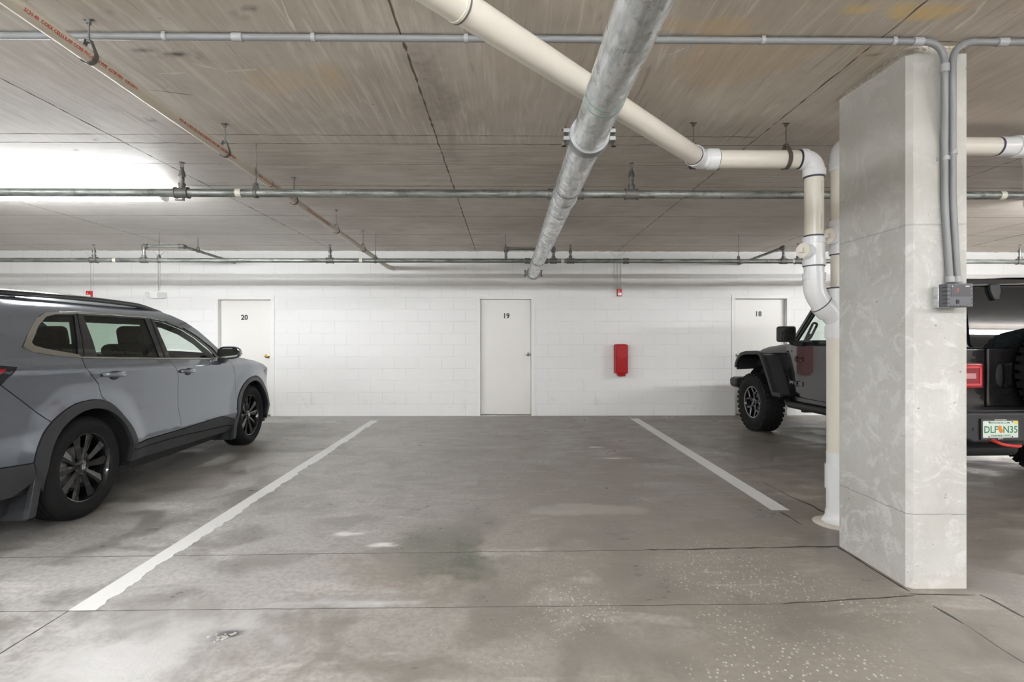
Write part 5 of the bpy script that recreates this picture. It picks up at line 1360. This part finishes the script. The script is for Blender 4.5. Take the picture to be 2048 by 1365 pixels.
# ================================================================== black off-roader
def build_offroader(loc, rz):
    car = thing('off_road_car', 'black two-door off-road car parked behind the concrete column', 'car', loc, rz)
    XS = lambda side: (lambda a, b, d: (side * d, a, b))
    def uj(s_, z_):           # half width of the flank
        u = .79 - .05 * ss(1.25, 1.85, z_) * 1.2
        if s_ > 1.6: u -= .13 * (s_ - 1.6) / 1.35
        return u
    def ujn(s_, z_):
        e = .01; a = (uj(s_ + e, z_) - uj(s_ - e, z_)) / (2 * e); b = (uj(s_, z_ + e) - uj(s_, z_ - e)) / (2 * e); return Vector((1, -a, -b)).normalized()
    # core
    m = MB(); m.box(-.74, .74, -.585, 1.60, .50, 1.16); m.build('inner_tub', M['matte'], car)
    m = MB(); m.box(-.58, .58, 1.55, 2.90, .50, 1.06); m.box(-.40, .40, -.70, 3.15, .42, .56); m.build('chassis', M['matte'], car)
    m = MB(); m.add([(s_ * h_, y_, z_) for z_ in (.9, 1.118) for y_, h_ in ((1.58, .765), (2.88, .64)) for s_ in (-1, 1)], [(0, 2, 3, 1), (4, 5, 7, 6), (0, 1, 5, 4), (1, 3, 7, 5), (3, 2, 6, 7), (2, 0, 4, 6)]); m.build('engine_bay', M['matte'], car)
    for side in (1, -1):
        L = lambda poly, off, name, mat, **k: lift(poly, off, side, name=name, mat=M[mat], parent=car, U=uj, UN=ujn, **k)
        door_ = [(1.575, 1.235), (1.585, .70), (1.57, .64), (1.52, .595), (1.44, .578), (.52, .578), (.46, .62), (.42, .80), (.42, 1.235)]
        L(door_, .010, 'door', 'blackpaint', depth=.02, gap=.004)
        wr = arc(0, .41, .52, 8, 172, 14)
        L([(.42, 1.245), (.42, .80), (.46, .62), (.50, .575)] + [(.515, .52)] + wr[1:-1] + [(-.515, .52), (-.62, .60), (-.62, 1.245)], 0, 'rear_quarter', 'blackpaint', depth=.03)
        L([(1.575, 1.245), (1.585, .70), (1.585, .555), (1.74, .555), (1.76, .75), (1.82, .90), (1.77, .96), (1.80, 1.07), (1.86, 1.125), (2.90, 1.105), (2.90, 1.115), (1.87, 1.135), (1.85, 1.245)], 0, 'cowl_side', 'blackpaint', depth=.03)
        L([(.515, .575), (1.585, .575), (1.74, .555), (1.74, .50), (.515, .50)], -.004, 'rocker_panel', 'blackpaint', depth=.03)
        L([(1.74, .56), (2.90, .56), (2.90, 1.10), (1.87, 1.118), (1.79, 1.06), (1.76, .96), (1.81, .90), (1.75, .75)], -.05, 'inner_fender', 'matte', depth=.01)
        m = MB(); m.prism([(1.79, .96), (1.84, .93), (1.86, .80), (1.83, .74)], lambda a, b, d: (side * d, a, b), .70, .735); m.build('fender_vent', M['blackplast'], car, bevel=.008)
        # flares
        fl = [(2.905, .885), (2.900, .925), (2.87, .97), (2.82, 1.025), (2.75, 1.068), (2.62, 1.092), (2.31, 1.103), (2.24, 1.085), (2.19, 1.02), (2.05, .80), (1.93, .585), (1.90, .565), (1.72, .560)]
        # outer lip
        m = MB(); m.band(fl, .050, lambda a, b, d: (side * d, a, b), .895, .935); m.build('fender_flare_lip', M['blackplast'], car, bevel=.010, segs=3)
        rows = []
        inner = [(2.86, .905), (2.86, .93), (2.84, .975), (2.80, 1.03), (2.73, 1.078), (2.60, 1.10), (2.30, 1.108), (2.12, 1.095), (2.06, 1.02), (1.97, .85), (1.84, .62), (1.80, .575), (1.72, .56)]
        m = MB(); m.grid([[Vector((side * (.925 + (uj(q[0], q[1]) - .03 - .925) * t), p[0] + (q[0] - p[0]) * t, p[1] + (q[1] - p[1]) * t + .004)) for t in (0, .33, .66, 1)] for p, q in zip(fl, inner)])
        m.grid([[Vector((side * (.925 + (uj(q[0], q[1]) - .06 - .925) * t), p[0] + (q[0] - p[0]) * t, p[1] + (q[1] - p[1]) * t - .03)) for t in (0, .5, 1)] for p, q in zip(fl, inner)]); m.build('fender_flare', M['gloss'] if 0 else M['blackplast'], car)
        fr = [(.60, .56), (.52, .60), (.43, .80), (.33, .985), (.27, 1.02), (-.25, 1.02), (-.36, .98), (-.50, .76), (-.56, .62)]
        m = MB(); m.band(fr, .050, lambda a, b, d: (side * d, a, b), .895, .935); m.build('fender_flare_lip', M['blackplast'], car, bevel=.010, segs=3)
        m = MB(); m.band(fr, .022, lambda a, b, d: (side * d, a, b), .75, .90); m.build('fender_flare', M['blackplast'], car)
        for cx_ in (0, 2.46):
            m = MB(); m.grid([[Vector((side * .45, cx_ + a[0], .41 + a[1])), Vector((side * .76, cx_ + a[0], .41 + a[1]))] for a in arc(0, 0, .53, 5, 175, 18)]); m.build('wheel_arch_liner', M['liner'], car)
            alloy_wheel(car, (side * .800, cx_, .412), side, 'y', .408, .232, .255)
        # hinges
        for zz in (1.063, .750):
            m = MB(); m.box(side * .80 - .012, side * .80 + .012, 1.44, 1.555, zz - .030, zz + .030); m.cyl((side * .818, 1.555, zz - .036), (side * .818, 1.555, zz + .036), .012, n=12); m.box(side * .795 - .010, side * .795 + .010, 1.56, 1.62, zz - .022, zz + .022)
            h = m.build('door_hinge', M['gloss'], car, bevel=.004)
            m = MB()
            for q in (1.47, 1.52): m.cyl((side * .812, q, zz - .012), (side * .818, q, zz - .012), .006, n=8)
            m.build('hinge_bolts', M['rimedge'], h)
        # side step
        m = MB(); m.tube([(side * .80, .38, .47), (side * .84, .46, .475), (side * .84, 1.66, .475), (side * .80, 1.78, .50)], .042, 16); m.build('side_step', M['blackplast'], car)
        for q in (.7, 1.45):
            m = MB(); m.box(min(side * .5, side * .80), max(side * .5, side * .80), q - .03, q + .03, .40, .47); m.build('step_bracket', M['matte'], car)
        # door handle, mirror
        m = MB(); m.box(side * .805 - .018, side * .805 + .018, .50, .66, 1.10, 1.14); m.build('door_handle', M['gloss'], car, bevel=.01)
        m = MB(); m.prism(rrect(.105, .098, .03), lambda a, b, d: (side * (1.00 + a), d, 1.375 + b), 1.42, 1.52); mr = m.build('door_mirror', M['blackplast'], car, bevel=.02, segs=4)
        m = MB(); m.prism(rrect(.082, .078, .02), lambda a, b, d: (side * (1.00 + a + .008), d, 1.375 + b), 1.414, 1.4195); m.build('mirror_glass', M['mirror'], mr)
        m = MB(); m.prism([(.78, 1.22), (.90, 1.235), (.96, 1.29), (.90, 1.31), (.78, 1.28)], lambda a, b, d: (side * a, d, b), 1.46, 1.53); m.build('mirror_arm', M['blackplast'], mr, bevel=.012)
        # windscreen pillar and door frame
        def bar(a, b, wx, wy, nm, mat, bev=.01):
            a, b = Vector(a), Vector(b); mm = MB(); vs = []
            for p in (a, b):
                for dx, dy in ((-wx, -wy), (wx, -wy), (wx, wy), (-wx, wy)): vs.append(p + Vector((dx, dy, 0)))
            mm.add(vs, [(0, 1, 5, 4), (1, 2, 6, 5), (2, 3, 7, 6), (3, 0, 4, 7), (0, 3, 2, 1), (4, 5, 6, 7)]); return mm.build(nm, M[mat], car, bevel=bev)
        bar((side * .745, 1.77, 1.23), (side * .665, 1.31, 1.79), .030, .035, 'windscreen_pillar', 'blackpaint')
        bar((side * .775, 1.66, 1.24), (side * .700, 1.235, 1.755), .014, .022, 'door_window_frame', 'blackplast', .004)
        bar((side * .775, .44, 1.24), (side * .700, .44, 1.755), .014, .030, 'door_window_frame', 'blackplast', .004)
        bar((side * .70, 1.58, 1.24), (side * .70, 1.46, 1.38), .012, .012, 'grab_handle', 'seat', .003)
        m = MB(); m.tube(roundpath([(side * .69, 1.60, 1.27), (side * .68, 1.42, 1.52), (side * .68, 1.34, 1.50), (side * .69, 1.46, 1.33), (side * .69, 1.52, 1.30)], .03), .014, 10); m.build('grab_handle', M['seat'], car)
        # door glass
        gl = [(1.62, 1.25), (1.25, 1.72), (.46, 1.74), (.46, 1.25)]
        m = MB(); m.add([Vector((side * (.775 - .075 * (z_ - 1.25) / .5), s_, z_)) for s_, z_ in gl], [(0, 1, 2, 3)]); m.build('door_glass', M['glass'], car)
        # hard top side
        def top(s_, z_): return .785 - .085 * (z_ - 1.24) / .55
        hole = [(.38, 1.70), (.38, 1.32), (-.42, 1.32), (-.47, 1.36), (-.44, 1.70)]
        lift([(.44, 1.24), (.42, 1.755), (1.25, 1.765), (1.28, 1.80), (-.50, 1.80), (-.60, 1.24)], 0, side, name='hard_top_side', mat=M['gloss'], parent=car, U=top, UN=lambda a, b: Vector((1, 0, .155)).normalized(), holes=(hole,), depth=.02)
        m = MB(); m.add([Vector((side * (top(a, b) - .010), a, b)) for a, b in hole], [(0, 1, 2, 3, 4)]); m.build('side_glass', M['dark'], car)
    # roof
    rows = []
    for i in range(9):
        s_ = -.58 + 1.90 * i / 8
        rows.append([Vector((x * .715, s_, 1.80 + .045 * (1 - abs(x) ** 3) - .010 * ss(.9, 1.35, s_))) for x in [k / 6 for k in range(-6, 7)]])
    m = MB(); m.grid(rows); m.build('roof', M['gloss'], car)
    m = MB(); m.box(-.70, .70, 1.26, 1.36, 1.745, 1.815); m.build('windscreen_header', M['blackpaint'], car, bevel=.015)
    m = MB(); m.add([(-.72, 1.76, 1.24), (.72, 1.76, 1.24), (.66, 1.32, 1.77), (-.66, 1.32, 1.77)], [(0, 1, 2, 3)]); m.build('windscreen', M['glass'], car)
    # bonnet
    rows = []
    for i in range(13):
        s_ = 1.87 + 1.05 * i / 12; wv = uj(s_, 1.1) - .015
        row = []
        for k in range(-16, 17):
            x = math.sin(k / 16 * PI / 2)
            zz = 1.122 + (.140 - .045 * ss(2.1, 2.75, s_) - .075 * ss(2.66, 2.95, s_)) * (1 - abs(x) ** 9) - .055 * ss(2.72, 2.95, s_)
            row.append(Vector((x * wv, s_, zz)))
        rows.append(row)
    m = MB(); m.grid(rows); m.build('bonnet', M['bonnetpaint'], car)
    rows = []
    for i in range(4):
        s_ = 1.60 + .27 * i / 3; wv = uj(s_, 1.1) - .01
        rows.append([Vector((math.sin(k / 10 * PI / 2) * wv, s_, 1.128 + .135 * (1 - abs(math.sin(k / 10 * PI / 2)) ** 9))) for k in range(-10, 11)])
    m = MB(); m.grid(rows); m.build('cowl', M['bonnetpaint'], car)
    for side in (1, -1):
        m = MB(); m.box(side * .60 - .02, side * .60 + .02, 2.80, 2.88, 1.085, 1.135); m.box(side * .60 - .014, side * .60 + .014, 2.84, 2.90, 1.04, 1.10); m.build('bonnet_latch', M['blackplast'], car, bevel=.006)
        m = MB()
        for q in ((1.83, 1.155), (1.72, 1.16)): m.cyl((side * .765, q[0], q[1]), (side * .785, q[0], q[1]), .009, n=10)
        m.build('body_bolts', M['gloss'], car)
        m = MB(); m.lathe([(0, 0), (.085, 0), (.09, -.02), (0, -.03)], (side * .46, 2.965, .98), (0, 1, 0), 24); m.build('headlight', M['lens'], car)
    # grille with seven slots
    m = MB(); m.box(-.62, .62, 2.90, 2.955, .70, 1.09); g_ = m.build('front_grille', M['blackpaint'], car, bevel=.02)
    m = MB()
    for k in range(7): m.prism([(a * 1 + (k - 3) * .085, b + .92) for a, b in rrect(.026, .12, .02)], lambda a, b, d: (a, d, b), 2.950, 2.958)
    m.build('grille_slots', M['matte'], g_)
    m = MB(); m.prism([(-.86, .60), (-.80, .555), (.80, .555), (.86, .60), (.86, .70), (.80, .725), (-.80, .725), (-.86, .70)], lambda a, b, d: (a, d + .0, b), 3.06, 3.27); m.build('front_bumper', M['blackplast'], car, bevel=.025, segs=3)
    # rear face
    yb = -.62
    m = MB(); m.box(-.79, -.478, yb, yb + .06, .60, 1.235); m.build('rear_corner_panel', M['blackpaint'], car, bevel=.018, segs=3)
    m = MB(); m.box(.56, .79, yb, yb + .06, .60, 1.235); m.build('rear_corner_panel', M['blackpaint'], car, bevel=.018, segs=3)
    m = MB(); m.box(-.474, .556, yb - .012, yb + .05, .728, 1.235); tg = m.build('tailgate', M['blackpaint'], car, bevel=.016, segs=3)
    m = MB(); m.ball((-.355, yb - .006, 1.0), .05, 20, (1.0, .35, 2.1)); m.build('handle_recess', M['matte'], tg)
    m = MB(); m.box(-.352, -.305, yb - .055, yb - .030, .905, 1.098); m.box(-.352, -.305, yb - .055, yb - .01, 1.07, 1.098); m.box(-.352, -.305, yb - .055, yb - .01, .905, .93); m.build('tailgate_handle', M['gloss'], tg, bevel=.010, segs=3)
    for side in (-1, 1):
        a, b = (-.72, -.548) if side < 0 else (.60, .79)
        if side < 0: a = -.79
        m = MB(); m.box(a, b, yb - .055, yb + .02, .89, 1.108); tl = m.build('tail_light', M['tail'], car, bevel=.016, segs=3)
        m = MB(); q = .016; x0, x1, z0, z1 = a + .03, b - .025, .918, 1.080
        for bx in ((x0, x1, z1 - q, z1), (x0, x1, z0, z0 + q), (x0, x0 + q, z0, z1), (x1 - q, x1, z0, z1)): m.box(bx[0], bx[1], yb - .060, yb - .052, bx[2], bx[3])
        m.build('light_guide', M['tailbright'], tl)
        m = MB(); m.box(x0 + .05, x1 - .05, yb - .059, yb - .052, .975, 1.02); m.build('reversing_lens', M['palelens'], tl)  # lens coloured like the pale highlight on the lamp
    # rear glass and top rear frame
    m = MB(); m.prism([(-.785, 1.235), (.785, 1.235), (.715, 1.80), (.68, 1.835), (-.68, 1.835), (-.715, 1.80)], lambda a, b, d: (a, d + (b - 1.235) * .10, b), yb - .005, yb + .02); m.build('hard_top_rear_frame', M['gloss'], car, bevel=.008)
    m = MB(); m.prism(rrect(.635, .262, .05, cz_=1.497), lambda a, b, d: (a, d + (b - 1.235) * .10, b), yb - .022, yb - .012); rg = m.build('rear_glass', M['jeepglass'], car)
    m = MB(); m.tube(roundpath([(-.60, yb + .03 - .0, 1.775), (0, yb + .02, 1.790), (.60, yb + .03, 1.775)], .1), .007, 8); m.build('top_seal', M['rimedge'], car)
    for x in (-.39, .39):
        m = MB(); m.prism([(-.045, 1.785), (.045, 1.785), (.050, 1.72), (.025, 1.645), (-.018, 1.645), (-.048, 1.72)], lambda a, b, d: (x + a, d + (b - 1.235) * .10, b), yb - .055, yb - .018); m.build('glass_hinge', M['blackplast'], car, bevel=.012, segs=3)
    m = MB(); m.tube([(-.02, yb - .03, 1.33), (.1, yb - .035, 1.40), (.3, yb - .04, 1.40)], .010, 8); m.build('rear_wiper', M['matte'], car)
    # cabin
    for x in (-.37, .37):
        m = MB(); m.box(x - .24, x + .24, .62, .76, .80, 1.42, rot=Matrix.Rotation(math.radians(12), 3, 'X')); m.build('seat_back', M['seat'], car, bevel=.05)
        m = MB(); m.box(x - .12, x + .12, .50, .60, 1.45, 1.64); m.build('headrest', M['seat'], car, bevel=.04)
    m = MB(); m.box(-.72, .72, 1.40, 1.72, 1.05, 1.30); m.build('dashboard', M['seat'], car, bevel=.04)
    # spare wheel
    sp = MB(); sp.cyl((.085, yb - .02, 1.035), (.085, yb - .10, 1.035), .09, n=20); sp.build('spare_wheel_carrier', M['matte'], car)
    w_ = alloy_wheel(car, (.115, yb - .205, 1.035), 1, 'y', .408, .232, .255, 'spare_wheel', False); w_.rotation_euler = (0, 0, -PI / 2)
    # bumper, plate, tow hook, muffler
    m = MB(); m.prism([(-.87, .50), (-.80, .465), (-.35, .465), (-.30, .50), (.30, .50), (.35, .465), (.80, .465), (.87, .50), (.87, .715), (-.87, .715)], lambda a, b, d: (a, d, b), -.84, -.66); m.build('rear_bumper', M['blackplast'], car, bevel=.022, segs=3)
    m = MB(); m.box(-.87, .87, -.80, -.60, .700, .728); m.build('bumper_top', M['blackplast'], car, bevel=.01)
    m = MB(); m.cyl((-.80, -.838, .575), (-.80, -.846, .575), .014, n=16); m.build('parking_sensor', M['blackplast'], car)
    px_, pz_ = -.592, .578
    m = MB(); fr_ = lambda a, b, d: (px_ + a, d, pz_ + b)
    m.prism(rrect(.164, .086, .008), fr_, -.856, -.842); pf = m.build('plate_frame', M['gloss'], car, bevel=.002)
    m = MB(); m.prism(rrect(.150, .068, .006), fr_, -.8585, -.8562); m.build('licence_plate', M['plate'], pf)
    T = lambda x, y, z: (px_ + x, -.8590 - z, pz_ + y)
    def tt(body, sz, dx, dy, mat, b=.0, sx=1.0, nm='plate_lettering'):
        text_mesh(body, sz, .0003, lambda x, y, z: T(x * sx + dx, y + dy, z), nm, M[mat], pf, bold=b, res=3)
    tt('DLF', .078, -.083, -.028, 'plgreen', .0012, .92); tt('N35', .078, .083, -.028, 'plgreen', .0012, .92)
    tt('SUNSHINE STATE', .022, 0, -.059, 'plgreen', .0004); tt('MYFLORIDA.COM', .022, -.01, .046, 'plgreen', .0004)
    tt('BARTOW FLORIDA', .012, 0, .0725, 'white', .0003, 1, 'frame_lettering'); tt('Bartow-Chevrolet.com' if 0 else 'BARTOW', .010, 0, -.081, 'white', .0002, 1, 'frame_lettering')
    m = MB(); m.ball((px_ - .006, -.859, pz_ + .010), .021, 14, (.85, .06, 1)); m.ball((px_ + .004, -.859, pz_ - .012), .020, 14, (.9, .06, .9)); m.build('orange_fruit_mark', M['orange'], pf)
    m = MB(); m.box(px_ + .118, px_ + .146, -.8600, -.8586, pz_ + .044, pz_ + .066); m.build('year_sticker', M['yellow'], pf)
    m = MB()
    for a in (-.10, .10):
        for b in (-.060, .060): m.cyl((px_ + a, -.8586, pz_ + b), (px_ + a, -.861, pz_ + b), .0055, n=10)
    m.build('plate_screws', M['gloss'], pf)
    m = MB(); m.tube(roundpath([(-.66, -.70, .50), (-.66, -.86, .49), (-.64, -.92, .465), (-.52, -.925, .452), (-.47, -.90, .452)], .04), .013, 12); m.build('tow_hook', M['towred'], car)
    m = MB(); m.cyl((-.75, -.46, .36), (-.10, -.46, .36), .085, n=28); m.cyl((-.10, -.46, .36), (.1, -.40, .38), .03, n=14); m.build('muffler', M['matte'], car)
    m = MB(); m.cyl((-.70, 0, .412), (.70, 0, .412), .045, n=16); m.ball((0, 0, .40), .13, 16); m.cyl((-.70, 2.46, .412), (.70, 2.46, .412), .04, n=16); m.build('axle', M['matte'], car)
    # maker's badge on the cowl side
    u_ = uj(1.70, .76) + .001
    for side in (-1,):
        text_mesh('Jeep', .058, .0012, lambda x, y, z: (-(uj(1.70 - x, .76) + .0035 + z), 1.715 - x, .745 + y), 'side_badge', M['ctop'], car, bold=.0012)
    return car
build_offroader((4.561, 5.0916, 0), math.radians(2.5))
